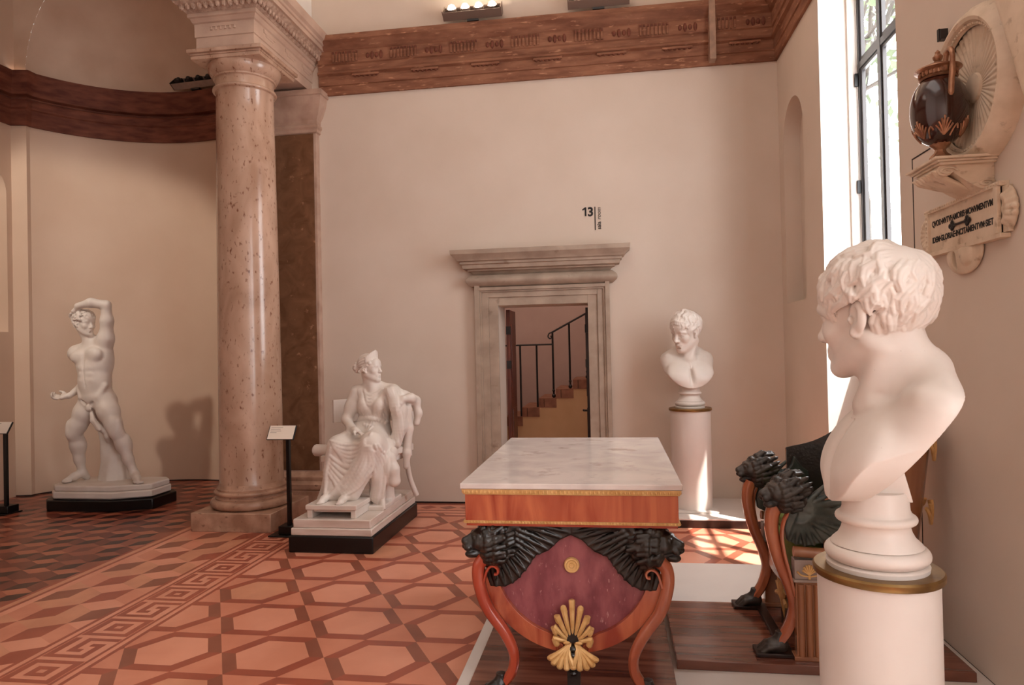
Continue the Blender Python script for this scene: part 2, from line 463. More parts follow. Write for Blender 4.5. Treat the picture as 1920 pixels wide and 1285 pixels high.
# ------------------------------------------------------------------ floor with inlay
YB = 7.07; XR = 1.68; XL = -7.03; YN = -3.0
def clip(poly, x0, x1, y0, y1):
    def cut(P, f, g):
        out = []
        for i in range(len(P)):
            a, b = P[i], P[(i + 1) % len(P)]
            fa, fb = f(a), f(b)
            if fa >= 0: out.append(a)
            if (fa >= 0) != (fb >= 0):
                t = fa / (fa - fb); out.append((a[0] + t * (b[0] - a[0]), a[1] + t * (b[1] - a[1])))
        return out
    for f in (lambda p: p[0] - x0, lambda p: x1 - p[0], lambda p: p[1] - y0, lambda p: y1 - p[1]):
        if len(poly) < 3: return []
        poly = cut(poly, f, None)
    return poly
fl = MB()
FM = ['fl_mid', 'fl_light', 'fl_dark', 'fl_brown', 'fl_tan', 'ai_light', 'ai_mid', 'ai_dark', 'ai_black']
def fpoly(poly, mi, box, z=0.0):
    p = clip(poly, *box); q = []
    for v in p:
        if not q or (abs(v[0] - q[-1][0]) + abs(v[1] - q[-1][1])) > 1e-5: q.append(v)
    while len(q) > 2 and (abs(q[0][0] - q[-1][0]) + abs(q[0][1] - q[-1][1])) < 1e-5: q.pop()
    p = q
    ar = abs(sum(p[i][0] * p[(i + 1) % len(p)][1] - p[(i + 1) % len(p)][0] * p[i][1] for i in range(len(p)))) if len(p) >= 3 else 0
    if ar > 2e-5: fl.add([(x, y, z) for x, y in p], [tuple(range(len(p)))], mi)
ZB = -0.0006
NB = (-2.74, XR + 0.3, YN, 6.62)                       # the nave field of hexagons
fl.add([(NB[0], NB[2], ZB), (NB[1], NB[2], ZB), (NB[1], NB[3], ZB), (NB[0], NB[3], ZB)], [(0, 1, 2, 3)], 0)
A_ = 0.2925; Hh = 0.234
rng = random.Random(3)
for j in range(-15, 9):
    for i in range(-10, 16):
        cx = -1.85 + 0.585 * i + 0.2925 * (j % 2); cy = 3.458 + 0.468 * j
        hx = [(A_ * a, Hh * b) for a, b in ((1, 0), (.5, 1), (-.5, 1), (-1, 0), (-.5, -1), (.5, -1))]
        o = [(cx + x, cy + y) for x, y in hx]; q = [(cx + .72 * x, cy + .72 * y) for x, y in hx]
        for k in range(6):
            mi = (3, 2, 2, 3, 2, 2)[k]
            fpoly([o[k], o[(k + 1) % 6], q[(k + 1) % 6], q[k]], mi, NB)
        fpoly(q, rng.choice((1, 1, 1, 4)), NB)
# band along the back wall
for y0, y1, mi in ((6.62, 6.66, 2), (6.66, 6.72, 1), (6.72, 6.76, 2), (6.76, 6.98, 0), (6.98, 7.02, 2), (7.02, 7.52, 3)):
    fl.add([(NB[0], y0, 0), (XR + .3, y0, 0), (XR + .3, y1, 0), (NB[0], y1, 0)], [(0, 1, 2, 3)], mi)
nx = NB[0] + 0.1
while nx < XR:                                          # small diamonds in it
    fl.add([(nx, 6.87, 0.0005), (nx + .09, 6.79, 0.0005), (nx + .18, 6.87, 0.0005), (nx + .09, 6.95, 0.0005)], [(0, 1, 2, 3)], rng.choice((2, 3))); nx += .21
# Greek key band between the columns
BX0, BX1 = -3.20, -2.74
fl.add([(BX0, YN, ZB), (BX1, YN, ZB), (BX1, YB + .4, ZB), (BX0, YB + .4, ZB)], [(0, 1, 2, 3)], 1)
for a, b in ((BX0, BX0 + .026), (BX0 + .058, BX0 + .078), (BX1 - .078, BX1 - .058), (BX1 - .026, BX1)):
    fl.add([(a, YN, 0), (b, YN, 0), (b, YB, 0), (a, YB, 0)], [(0, 1, 2, 3)], 2)
key = ["#######.#######.",
       "#.....#.#.......",
       "#.###.#.#.#####.",
       "#.#.#.#.#.#...#.",
       "#.###.#.#...#.#.",
       "#.....#.#####.#.",
       "#######.......#."]
ch = 0.294 / 7; cl = 0.56 / 16
for rep in range(18):
    for i, row in enumerate(key):
        k = 0
        while k < 16:
            if row[k] == '#':
                k2 = k
                while k2 < 16 and row[k2] == '#': k2 += 1
                x0 = -3.117 + i * ch; y0 = 3.04 - .56 * 11 + rep * .56 + k * cl; y1 = y0 + (k2 - k) * cl
                if y1 < YB: fl.add([(x0, y0, 0), (x0 + ch, y0, 0), (x0 + ch, y1, 0), (x0, y1, 0)], [(0, 1, 2, 3)], 2)
                k = k2
            else: k += 1
# tumbling blocks
def tumbling(box, s, tones, ox, oy, rot=0):
    fl.add([(box[0], box[2], ZB), (box[1], box[2], ZB), (box[1], box[3], ZB), (box[0], box[3], ZB)], [(0, 1, 2, 3)], tones[0][0])
    w = s * math.sqrt(3)
    for j in range(int((box[2] - oy) / (1.5 * s)) - 2, int((box[3] - oy) / (1.5 * s)) + 3):
        for i in range(int((box[0] - ox) / w) - 2, int((box[1] - ox) / w) + 3):
            cx = ox + i * w + (w / 2 if j % 2 else 0); cy = oy + j * 1.5 * s
            v = [(cx + s * math.cos(R(30 + 60 * k)), cy + s * math.sin(R(30 + 60 * k))) for k in range(6)]
            c = (cx, cy)
            fpoly([c, v[0], v[1], v[2]], rng.choice(tones[0]), box)
            fpoly([c, v[2], v[3], v[4]], rng.choice(tones[1]), box)
            fpoly([c, v[4], v[5], v[0]], rng.choice(tones[2]), box)
tumbling((-3.86, -3.20, YN, YB + .3), 0.2, ((1, 4), (4, 0), (3, 2)), -3.86, 0.05)
for a, b, mi in ((-3.92, -3.86, 1), (-3.95, -3.92, 2), (-4.0, -3.95, 4), (-4.03, -4.0, 2)):
    fl.add([(a, YN, 0), (b, YN, 0), (b, YB + .3, 0), (a, YB + .3, 0)], [(0, 1, 2, 3)], mi)
tumbling((XL - .3, -4.03, YN, 8.4), 0.145, ((5, 5, 6), (6, 7), (7, 8, 8)), -4.03, 0.02)
fl.add([(XL - .3, YN - .1, -.0012), (XR + .3, YN - .1, -.0012), (XR + .3, 9.6, -.0012), (XL - .3, 9.6, -.0012)], [(0, 1, 2, 3)], 2)
# the stair room behind the door
fl.add([(-3, 7.52, 0), (1.5, 7.52, 0), (1.5, 9.6, 0), (-3, 9.6, 0)], [(0, 1, 2, 3)], 3)
fo = struct(fl.build('floor', [M[x] for x in FM], fix=False)); fo.data.polygons.foreach_set('use_smooth', [False] * len(fo.data.polygons))

# ------------------------------------------------------------------ walls
def arch_face(mb, X, y0, y1, z0, z1, ny0, ny1, nz0, nzs, depth, mi=0, n=20):
    """wall face in the plane x=X (y0..y1, z0..z1) with an arched recess, depth along x"""
    c = (ny0 + ny1) / 2; r = (ny1 - ny0) / 2
    arc = [(c - r * math.cos(PI * k / n), nzs + r * math.sin(PI * k / n)) for k in range(n + 1)]
    P = lambda y, z, x=X: (x, y, z)
    mb.add([P(y0, z0), P(ny0, z0), P(ny0, z1), P(y0, z1)], [(0, 1, 2, 3)], mi)
    mb.add([P(ny1, z0), P(y1, z0), P(y1, z1), P(ny1, z1)], [(0, 1, 2, 3)], mi)
    mb.add([P(ny0, z0), P(ny1, z0), P(ny1, nz0), P(ny0, nz0)], [(0, 1, 2, 3)], mi)
    for k in range(n):
        a, b = arc[k], arc[k + 1]
        mb.add([P(*a), P(*b), P(b[0], z1), P(a[0], z1)], [(0, 1, 2, 3)], mi)
    ring = [(ny0, nz0), (ny1, nz0)] + arc[::-1]
    m = len(ring)
    mb.add([P(*p) for p in ring] + [P(p[0], p[1], X + depth) for p in ring],
           [(i, (i + 1) % m, m + (i + 1) % m, m + i) for i in range(m)] + [tuple(range(m, 2 * m))], mi)

DX0, DX1, DZ = -1.172, -0.241, 2.075
wb = MB()
wb.box((-3.86, YB, 0), (DX0, YB + .40, 8.0)); wb.box((DX1, YB, 0), (XR + .6, YB + .40, 8.0)); wb.box((DX0, YB, DZ), (DX1, YB + .40, 8.0))
struct(wb.build('wall_back', M['plaster']))
wr = MB()
WY0, WY1, WZ0, WZ1 = 4.262, 5.72, 1.55, 4.40
W2 = [(-.46, 1.06), (-2.6, -1.2)]; Z2 = .8
wr.box((XR, 1.06, 0), (XR + .33, WY0, 8.0)); wr.box((XR, -1.2, 0), (XR + .33, -.46, 8.0)); wr.box((XR, YN, 0), (XR + .33, -2.6, 8.0))
for a_, b_ in W2:
    wr.box((XR, a_, 0), (XR + .33, b_, Z2)); wr.box((XR, a_, WZ1), (XR + .33, b_, 8.0))
wr.box((XR, WY0, WZ1), (XR + .33, WY1, 8.0))
arch_face(wr, XR, WY1, YB, 0, 8.0, 6.22, 6.90, 2.0, 3.53, 0.15)
wr.box((XR + .151, WY1 + .001, 0), (XR + .33, YB, 8.0))
struct(wr.build('wall_right', M['plaster'], fix=False))
rv = MB()
rv.add([(XR, WY1, 0), (2.012, WY1, 0), (2.012, WY1, WZ1), (XR, WY1, WZ1)], [(0, 1, 2, 3)])
rv.box((1.89, WY1 - .025, WZ0), (1.955, WY1 - .001, WZ1))
rv.add([(XR, WY0, 0), (2.012, WY0, 0), (2.012, WY0, WZ1), (XR, WY0, WZ1)], [(3, 2, 1, 0)])
rv.box((1.95, WY0, 0), (2.012, WY1, WZ0))
rv.box((1.925, WY0 + .001, WZ0 - .03), (2.012, WY1 - .001, WZ0 + .01))
struct(rv.build('trim_window_bay', M['white_wall'], fix=False))
pn = MB(); pn.box((XR - .012, 1.85, 0.062), (XR, 4.06, 2.62)); pn.box((XR - .0135, 4.055, 0.062), (XR - .004, 4.064, 2.624), 1); pn.box((XR - .0135, 1.85, 2.616), (XR - .004, 4.06, 2.624), 1)
struct(pn.build('trim_wall_panel', [M['plaster'], M['joint']]))

# windows
def window(name, y0, y1, hinge=False, WZ0=1.55):
    win = struct(bpy.data.objects.new(name, None)); COL.objects.link(win)
    w = y1 - y0; ys = (y0 + .022, y0 + w * .297, y0 + w * .688, y1 - .045)
    wf = MB()
    for y in ys:
        d = 0.032 if y in (ys[0], ys[3]) else 0.05
        wf.box((1.955, y - d / 2, WZ0), (2.0, y + d / 2, WZ1))
    for z in (WZ0 + .02, 3.775, WZ1 - .02): wf.box((1.957, y0, z - .026), (1.998, y1, z + .026))
    for k in range(3):                                     # inner casement frames
        a_, b_ = ys[k] + .028, ys[k + 1] - .028
        for z0, z1 in ((WZ0 + .05, 3.745), (3.81, WZ1 - .05)):
            for yy in (a_, b_ - .022): wf.box((1.965, yy, z0), (1.992, yy + .022, z1))
            for zz in (z0, z1 - .022): wf.box((1.966, a_, zz), (1.991, b_, zz + .022))
    wf.build('window_frame', M['window_metal'], win)
    if hinge:
        for z in (3.62, 2.78):
            hg = MB(); hg.box((1.93, 5.675, z), (1.955, 5.70, z + .1)); hg.build('hinge', M['black'], win)
    gp = MB(); gp.add([(1.978, y0, WZ0), (1.978, y1, WZ0), (1.978, y1, WZ1), (1.978, y0, WZ1)], [(0, 1, 2, 3)])
    gp.build('pane', M['glass'], win, fix=False)
window('window_1', WY0, WY1, True)
for i_, (a_, b_) in enumerate(W2): window('window_%d' % (i_ + 2), a_, b_, False, Z2)

# aisle with the exedra
EC = (-5.35, 6.525); ER = 1.675; a0 = math.asin((7.25 - EC[1]) / ER)
arcp = [(EC[0] - ER * math.cos(a0 + (PI - 2 * a0) * k / 48), EC[1] + ER * math.sin(a0 + (PI - 2 * a0) * k / 48)) for k in range(49)]
we = MB()
path = [(XL, 7.16), (-6.86, 7.20)] + arcp + [(-3.84, 7.2), (-3.84, 7.06)]
for i in range(len(path) - 1):
    (xa, ya), (xb, yb) = path[i], path[i + 1]
    we.add([(xa, ya, 0), (xb, yb, 0), (xb, yb, 5.06), (xa, ya, 5.06)], [(0, 1, 2, 3)], 0, True)
struct(we.build('wall_exedra', M['plaster_aisle'], angle=20))
dm = MB()
nu, nv = 48, 20; vs = []
tm = math.acos((7.22 - EC[1]) / ER) - .001
for j in range(nv + 1):
    t = tm * j / nv; rr = ER * math.cos(t); am = math.asin(min(1, (7.22 - EC[1]) / rr))
    for k in range(nu + 1):
        a = am + (PI - 2 * am) * k / nu
        vs.append((EC[0] - rr * math.cos(a), EC[1] + rr * math.sin(a), 5.04 + ER * math.sin(t)))
dm.add(vs, [(j * (nu + 1) + k, j * (nu + 1) + k + 1, (j + 1) * (nu + 1) + k + 1, (j + 1) * (nu + 1) + k) for j in range(nv) for k in range(nu)], 0, True)
rin = math.sqrt(ER ** 2 - (7.22 - EC[1]) ** 2)
for k in range(nu):
    a, b = PI * k / nu, PI * (k + 1) / nu
    q = [(EC[0] - r * math.cos(t), 7.22, 5.04 + r * math.sin(t)) for r, t in ((rin, a), (rin, b), (3.2, b), (3.2, a))]
    dm.add(q, [(0, 1, 2, 3)])
struct(dm.build('ceiling_apse', M['apse_dome'], fix=False))
av = MB(); av.box((XL - .3, YN, 7.2), (-3.20, 7.6, 7.4))
struct(av.build('ceiling_aisle', M['apse_dome']))
wl = MB()
arch_face(wl, XL, 0.5, 7.26, 0, 7.25, 6.42, 7.09, 1.95, 3.58, -0.15)
wl.add([(XL, YN, 0), (XL, 0.5, 0), (XL, 0.5, 7.25), (XL, YN, 7.25)], [(0, 1, 2, 3)])
wl.add([(XL, YN, 0), (-3.72, YN, 0), (-3.72, YN, 7.25), (XL, YN, 7.25)], [(0, 1, 2, 3)])
struct(wl.build('wall_left', M['plaster_aisle'], fix=False))
# colonnade wall with its arch
cw = MB(); n = 24; yc, ra = 3.93, 1.92
arc = [(yc - ra * math.cos(PI * k / n), 5.05 + ra * math.sin(PI * k / n)) for k in range(n + 1)]
for k in range(n):
    cw.prism([arc[k], arc[k + 1], (arc[k + 1][0], 8.0), (arc[k][0], 8.0)], 'x', -3.74, -3.18)
cw.box((-3.74, yc + ra, 5.04), (-3.18, YB, 8.0)); cw.box((-3.74, YN, 0), (-3.18, yc - ra, 8.0))
struct(cw.build('wall_colonnade', M['vault'], fix=False))
cv = MB(); cv.box((-3.7, YN - .3, 7.3), (XR + .4, YB + .45, 7.5))
struct(cv.build('ceiling', M['vault']))
rw = MB(); rw.box((-3.8, YN - .3, 0), (XR + .33, YN, 7.35)); struct(rw.build('wall_rear', M['vault']))

# ------------------------------------------------------------------ friezes
prof = [(0, 4.42), (.025, 4.42), (.025, 4.52), (.035, 4.525), (.035, 4.625), (.065, 4.64), (.065, 4.665), (.04, 4.675), (.04, 4.74), (.055, 4.75), (.055, 4.885),
        (.075, 4.90), (.10, 4.95), (.13, 4.975), (.13, 5.035), (0, 5.05)]
fz = MB(); fz.sweep([(-3.10, YB), (XR, YB), (XR, YN)], prof)
def guttae(x):
    for k in range(6):
        xx = x + k * .048
        fz.lathe([(0.006, 4.63), (0.013, 4.594), (0.0, 4.594)], c=(xx, YB - .048, 0), seg=8, mi=1)
    fz.box((x - .03, YB - .058, 4.606), (x + .27, YB - .034, 4.628))
def glyphs(x, n, w):
    for k in range(n):
        fz.box((x + k * w, YB - .068, 4.76), (x + k * w + w * .55, YB - .05, 4.865))
        if n > 5: fz.box((x + k * w, YB - .074, 4.845), (x + k * w + w * .55, YB - .05, 4.87), 1)
for k in range(7):
    x = -2.70 + k * .655
    guttae(x + .02); glyphs(x - .23, 8, .038)
    for q in range(4): fz.ball((x + .17 + q * .05, YB - .058, 4.81), (.02, .016, .045 if q % 2 else .03), seg=8, rings=5, mi=1)
fz.box((1.02, YB - .1395, 4.44), (1.08, YB - .02, 5.03), 2)
fz.build('trim_1', [M['terracotta'], M['red_frieze'], M['grey_patch']], bevel=0.003)
struct(bpy.data.objects['trim_1'])
prof2 = [(0, 4.41), (.03, 4.41), (.035, 4.60), (.05, 4.615), (.05, 4.70), (.06, 4.715), (.02, 4.735), (.02, 4.755), (.07, 4.77), (.09, 4.86), (.12, 4.93), (.13, 5.03), (0, 5.05)]
f2 = MB(); f2.sweep([(XL, YN)] + path, prof2, smooth=True)
f2.build('trim_2', M['red_frieze'], angle=25); struct(bpy.data.objects['trim_2'])
# dark joint at the foot of the walls
jb = MB(); jb.sweep([(-3.10, YB), (DX0 - .26, YB)], [(0.0005, 0), (.004, 0), (.004, .016), (0.0005, .016)])
jb.sweep([(DX1 + .26, YB), (XR, YB), (XR, YN)], [(0.0005, 0), (.003, 0), (.003, .072), (0.0005, .072)])
jb.sweep(path, [(0.0005, 0), (.004, 0), (.004, .014), (0.0005, .014)])
jb.build('baseboard_1', M['joint'], fix=False); struct(bpy.data.objects['baseboard_1'])

# ------------------------------------------------------------------ column, pilaster, entablature
CX, CY = -3.49, 6.20
col = thing('column', 'tall smooth mottled marble column on a square plinth, left of the seated statue', 'column', (CX, CY, 0))
p = MB(); p.box((-.395, -.395, 0), (.395, .395, .172)); p.build('plinth', M['base_marble'], col, bevel=0.008)
def torus_prof(r, z0, z1, n=8):
    c = (z0 + z1) / 2; h = (z1 - z0) / 2
    return [(r - h + h * math.cos(-PI / 2 + PI * k / n), c + h * math.sin(-PI / 2 + PI * k / n)) for k in range(n + 1)]
MB().lathe([(0, .172)] + [(.33, .172)] + torus_prof(.378, .174, .262) + [(.335, .264), (.335, .275), (.322, .285), (.318, .295)] + torus_prof(.345, .298, .338) + [(.318, .34), (.318, .356), (.305, .37), (.297, .40)], seg=64).build('base', M['base_marble'], col)
sh = [(.297 - .000, .40)]
for k in range(15):
    t = k / 14; sh.append((.294 - .030 * t ** 1.6, .41 + (4.13 - .41) * t))
MB().lathe(sh + [(.274, 4.145)], seg=72).build('shaft', M['column_marble'], col)
cp = MB(); cp.lathe([(.270, 4.14)] + torus_prof(.296, 4.145, 4.178) + [(.272, 4.182), (.268, 4.25), (.27, 4.262), (.288, 4.266), (.288, 4.282), (.297, 4.286), (.325, 4.33), (.338, 4.36), (.338, 4.385)], seg=64)
for h, z0, z1 in ((.345, 4.385, 4.42), (.352, 4.42, 4.44), (.372, 4.44, 4.475)): cp.box((-h, -h, z0), (h, h, z1))
cp.build('capital', M['column_marble'], col, bevel=0.004)
pl = MB(); px0, px1 = -3.70, -3.12
pl.box((px0, 6.985, .33), (px1, YB, 4.02))
pl.box((px0 + .045, 6.978, .36), (px1 - .028, 6.986, 4.0), 1)
o = pl.build('trim_3', [M['pilaster_stone'], M['brown_marble']], bevel=0.003); struct(o)
pb = MB(); pb.sweep([(px0, YB), (px0, 6.985), (px1, 6.985), (px1, YB)], [(0, 0), (.10, 0), (.10, .15), (.075, .15), (.085, .17), (.085, .215), (.06, .235), (.045, .25), (.05, .262), (.05, .29), (.02, .32), (0, .345)])
pb.sweep([(px0, YB), (px0, 6.985), (px1, 6.985), (px1, YB)], [(0, 4.0), (.02, 4.01), (.02, 4.04), (.035, 4.06), (.035, 4.085), (.02, 4.095), (.02, 4.14), (.05, 4.19), (.085, 4.29), (.10, 4.38), (.115, 4.385), (.115, 4.44), (0, 4.44)], mi=1)
struct(pb.build('trim_4', [M['base_marble'], M['pilaster_stone']], angle=25))
en = MB(); ep = [(-3.76, YB), (-3.76, 5.85), (-3.20, 5.85), (-3.20, YB)]
en.box((-3.76, 5.85, 4.475), (-3.20, YB, 5.05))
en.sweep(ep, [(0, 4.475), (.006, 4.475), (.006, 4.575), (.016, 4.58), (.016, 4.70), (.03, 4.71), (.045, 4.745), (.06, 4.75), (.06, 4.785), (0, 4.785)])
en.sweep(ep, [(0, 4.785), (.065, 4.785), (.15, 4.865), (.15, 4.885), (0, 4.885)], mi=1)
en.sweep(ep, [(0, 4.885), (.175, 4.885), (.175, 4.93), (.19, 4.935), (.19, 4.965), (.215, 4.985), (.23, 5.03), (.235, 5.055), (0, 5.055)])
en.box((-3.62, 5.828, 4.665), (-3.36, 5.85, 4.695))
for k in range(6): en.lathe([(.008, 4.668), (.015, 4.635), (0, 4.635)], c=(-3.605 + k * .046, 5.836, 0), seg=8)
for y in (6.12, 6.55, 6.92):                            # stepped reliefs on its long face
    en.box((-3.20, y - .11, 4.655), (-3.178, y + .11, 4.69)); en.box((-3.20, y - .07, 4.63), (-3.18, y + .07, 4.66))
for side in (0, 1):                                     # leaf-and-dart relief on the sloped member
    L_ = 1.25 if side else .72; nn = int(L_ / .055)
    for k in range(nn):
        t = (k + .5) / nn
        c = (-3.20 + .112, 5.74 + t * 1.3, 4.825) if side else (-3.87 + t * .78, 5.85 - .112, 4.825)
        en.ball(c, (.024, .024, .035), seg=6, rings=4, mi=1)
struct(en.build('trim_5', [M['istrian'], M['carved']], angle=25))

# ------------------------------------------------------------------ doorway
dr = MB(); y0 = YB
dpath = [(DX0, DZ), (DX1, DZ)]
for x0, x1, sgn in ((DX0 - .245, DX0, -1), (DX1, DX1 + .225, 1)):
    steps = ((0, .10, .03), (.10, .17, .045), (.17, .19, .06), (.19, .245, .075)) if sgn < 0 else ((0, .10, .03), (.10, .16, .045), (.16, .18, .06), (.18, .225, .075))
    for a, b, d in steps:
        xa, xb = (x0 + (.245 - b), x0 + (.245 - a)) if sgn < 0 else (x0 + a, x0 + b)
        dr.box((xa, y0 - d, 0), (xb, y0, DZ + a + (.0 if a == 0 else 0) + (b - a)))
for a, b, d in ((0, .10, .03), (.10, .165, .045), (.165, .185, .06), (.185, .225, .075)):
    dr.box((DX0 - a - .02 * (a > 0), y0 - d - .0008, DZ + a * .86), (DX1 + a, y0, DZ + b * .86))
dx0, dx1 = DX0 - .245, DX1 + .225
ppath = [(dx0 + .0, YB), (dx0 + .0, YB - .03), (dx1, YB - .03), (dx1, YB)]
bul = [(0, 2.27)] + [(.03 + .055 * math.sin(PI * k / 10), 2.275 + .125 * k / 10) for k in range(11)] + [(0, 2.405)]
dr.sweep(ppath, bul)
dr.sweep(ppath, [(0, 2.40), (.01, 2.405), (.03, 2.43), (.06, 2.44), (.06, 2.455), (.105, 2.46), (.115, 2.50), (.13, 2.505), (.13, 2.53), (.15, 2.535), (.165, 2.56), (.21, 2.60), (.215, 2.645), (0, 2.65)])
dr.box((dx0, YB - .03, 2.27), (dx1, YB, 2.65))
for xa, xb in ((DX0 - .002, DX0 + .002), (DX1 - .002, DX1 + .002)): pass
dr.box((DX0 - .1, YB - .02, 0), (DX1 + .1, YB + .2, 0.012))
struct(dr.build('trim_6', M['door_stone'], bevel=0.003))
def leaf(name, hinge_x, w, sgn):
    t = struct(thing(name, '', ''))
    for k in ('label', 'category'): del t[k]
    t.location = (hinge_x, YB + .41, 0)
    b = MB(); b.box((0 if sgn > 0 else -.04, 0, .02), (.04 if sgn > 0 else 0, w, DZ - .02))
    for z0, z1 in ((.15, .95), (1.08, 1.9)):
        x = .04 if sgn > 0 else -.04
        b.box((x - .008, .09, z0), (x + .008, w - .09, z1))
    b.build('leaf', M['door_wood'] if sgn > 0 else M['dark_wood'], t, bevel=0.004)
    h = MB()
    for z in (.4, 1.4, 1.78): h.box(((.0 if sgn > 0 else -.05), -.02, z), ((.05 if sgn > 0 else 0), .02, z + .09))
    if sgn < 0: h.box((-.085, .0, .92), (-.04, .025, .94)); h.box((-.09, -.06, .93), (-.075, .02, .945))
    h.build('door_fitting', M['iron'], t)
leaf('door_1', DX0 + .012, .46, 1); leaf('door_2', DX1 - .002, .46, -1)

# stair room
sr = MB()
sr.add([(-3, 9.5, 0), (1.5, 9.5, 0), (1.5, 9.5, 4), (-3, 9.5, 4)], [(0, 1, 2, 3)])
sr.add([(-3, 7.47, 0), (-3, 9.5, 0), (-3, 9.5, 4), (-3, 7.47, 4)], [(0, 1, 2, 3)])
sr.add([(1.5, 7.47, 0), (1.5, 9.5, 0), (1.5, 9.5, 4), (1.5, 7.47, 4)], [(3, 2, 1, 0)])
sr.add([(-3, 7.47, 4), (1.5, 7.47, 4), (1.5, 9.5, 4), (-3, 9.5, 4)], [(0, 1, 2, 3)])
struct(sr.build('wall_stair_room', M['stair_wall'], fix=False))
stw = thing('staircase', 'small tiled staircase with black iron railing behind the stone doorway', 'stairs', (0, 8.35, 0))
st_p = MB(); x = -1.75; z = .56
for k in range(12):
    s_ = MB(); s_.box((x, 0, z - .118), (x + .215, .75, z)); s_.box((x + .06, -.004, z - .11), (x + .066, .0, z - .01), 1)
    s_.build('step', [M['stair_tile'], M['joint']], stw, bevel=.004)
    st_p.box((x, .004, 0), (x + .2105, .75, z - .118))
    x += .2105; z += .112
st_p.build('stringer', M['stair_plaster'], stw)
def stepz(x): return .56 + .112 * math.floor((x + 1.75) / .2105)
for x, zt in ((-1.34, 1.66), (-1.13, 1.66), (-.925, 1.66), (-.725, 1.82), (-.52, 1.92), (-.31, 2.03), (-.10, 2.14)):
    b = MB(); b.tube([(x, .02, stepz(x) + .001), (x, .02, zt)], .012, seg=8)
    if x > -.8: b.ball((x, .02, stepz(x) + .026), .024); b.ball((x, .02, stepz(x) + .09), .018)
    b.build('baluster', M['iron'], stw)
hr = MB(); hr.ribbon([(-1.5, .02, 1.66), (-.725, .02, 1.665)], .04, .02); hr.ribbon([(-.735, .02, 1.81), (.1, .02, 2.25)], .04, .022)
hr.tube(spline([(-.725, .02, 1.81), (-.765, .02, 1.80), (-.78, .02, 1.76), (-.755, .02, 1.735), (-.735, .02, 1.755), (-.75, .02, 1.77)], 5), .008, seg=6)
hr.build('handrail', M['iron'], stw)

# ------------------------------------------------------------------ room number on the wall
sg = thing('room_sign', 'black painted number 13 with a bar and sala room, above the stone doorway', 'sign', (0, YB - .002, 0))
def text(name, body, size, loc, rot, parent, mat, ext=0.0008, ax='LEFT', shear=0.0, wt=0.0):
    cu = bpy.data.curves.new(name, 'FONT'); cu.body = body; cu.size = size; cu.extrude = ext; cu.align_x = ax; cu.shear = shear; cu.offset = wt
    ob = bpy.data.objects.new(name, cu); COL.objects.link(ob)
    dg = bpy.context.evaluated_depsgraph_get(); me = bpy.data.meshes.new_from_object(ob.evaluated_get(dg))
    bpy.data.objects.remove(ob)
    me.materials.clear(); me.materials.append(mat)
    o = bpy.data.objects.new(name, me); COL.objects.link(o); o.parent = parent; o.location = loc; o.rotation_euler = rot
    return o
text('numeral', '3', .128, (-.223, 0, 2.972), (R(90), 0, 0), sg, M['ink'], wt=.004)
b = MB(); b.prism([(-.250, 2.972), (-.233, 2.972), (-.233, 3.064), (-.247, 3.064), (-.277, 3.044), (-.272, 3.030), (-.250, 3.042)], 'y', -.0012, .0012); b.build('numeral', M['ink'], sg)
b = MB(); b.box((-.150, -.0015, 2.825), (-.140, .0015, 3.065)); b.build('bar', M['ink'], sg)
text('word', 'sala', .056, (-.088, 0, 2.828), (R(90), R(-90), 0), sg, M['ink'], wt=.001)
text('word', 'room', .056, (-.088, 0, 2.930), (R(90), R(-90), 0), sg, M['ink'], shear=.22)

# ------------------------------------------------------------------ uplighter bars on the cornices
def lamp_bar(loc, rz, lit, label, group=None):
    t = thing('uplighter', label, 'lamp', loc, rz, group)
    tl = R(44); off = (0, .06 * math.sin(tl), .06 - .06 * math.cos(tl))
    h = MB()
    h.prism([(-.055, .06), (.055, .06), (.075, .15), (.068, .15), (.05, .067), (-.05, .067), (-.068, .15), (-.075, .15)], 'x', -.31, .31)
    o_ = h.build('tray', M['lamp_metal'] if lit else M['grey_plaque'], t); o_.rotation_euler = (tl, 0, 0); o_.location = off
    for x in (-.31, .30):
        e = MB(); e.prism([(-.055, .06), (.055, .06), (.08, .165), (-.08, .165)], 'x', x, x + .01)
        o_ = e.build('end_plate', M['lamp_metal'] if lit else M['lamp_dark'], t); o_.rotation_euler = (tl, 0, 0); o_.location = off
    f = MB(); f.box((-.06, -.05, 0), (.06, .05, .02)); f.box((-.025, -.03, .02), (.025, .03, .06)); f.build('foot', M['lamp_dark'], t)
    for k in range(4):
        x = -.215 + .143 * k
        l = MB(); l.lathe([(0, .07), (.035, .075), (.05, .11), (.052, .165), (.048, .165), (.04, .11), (0, .10)], c=(x, 0, 0), seg=16)
        lo = l.build('lamp', M['lamp_dark'] if not lit else M['lamp_metal'], t); lo.rotation_euler = (tl, 0, 0); lo.location = off
        bb = MB(); bb.ball((x, 0, .165), .038 if lit else .033, seg=12, rings=8); bb.build('bulb', M['bulb'] if lit else M['lamp_dark'], lo)
    return t
lamp_bar((-1.36, YB - .075, 5.045), 0, True, 'lit four-bulb uplighter bar on the brown cornice, nearer the column', 'uplighters on the brown cornice')
lamp_bar((-.06, YB - .075, 5.045), 0, True, 'lit four-bulb uplighter bar on the brown cornice, nearer the window', 'uplighters on the brown cornice')
lamp_bar((-5.22, 8.10, 5.04), R(-4), False, 'unlit dark four-lamp uplighter on the red exedra cornice, left of the column', 'uplighters on the exedra cornice')
# ------------------------------------------------------------------ carved heads
class Fr:
    """local frame: rotation, uniform scale, origin"""
    def __init__(s, rot, sc, o):
        s.M = np.array(rot.to_3x3() if hasattr(rot, 'to_3x3') else rot, float); s.sc = sc; s.o = np.array(o, float)
    def __call__(s, x, y, z): return s.o + s.M @ (np.array((x, y, z), float) * s.sc)
    def d(s, v): return s.M @ np.array(v, float)

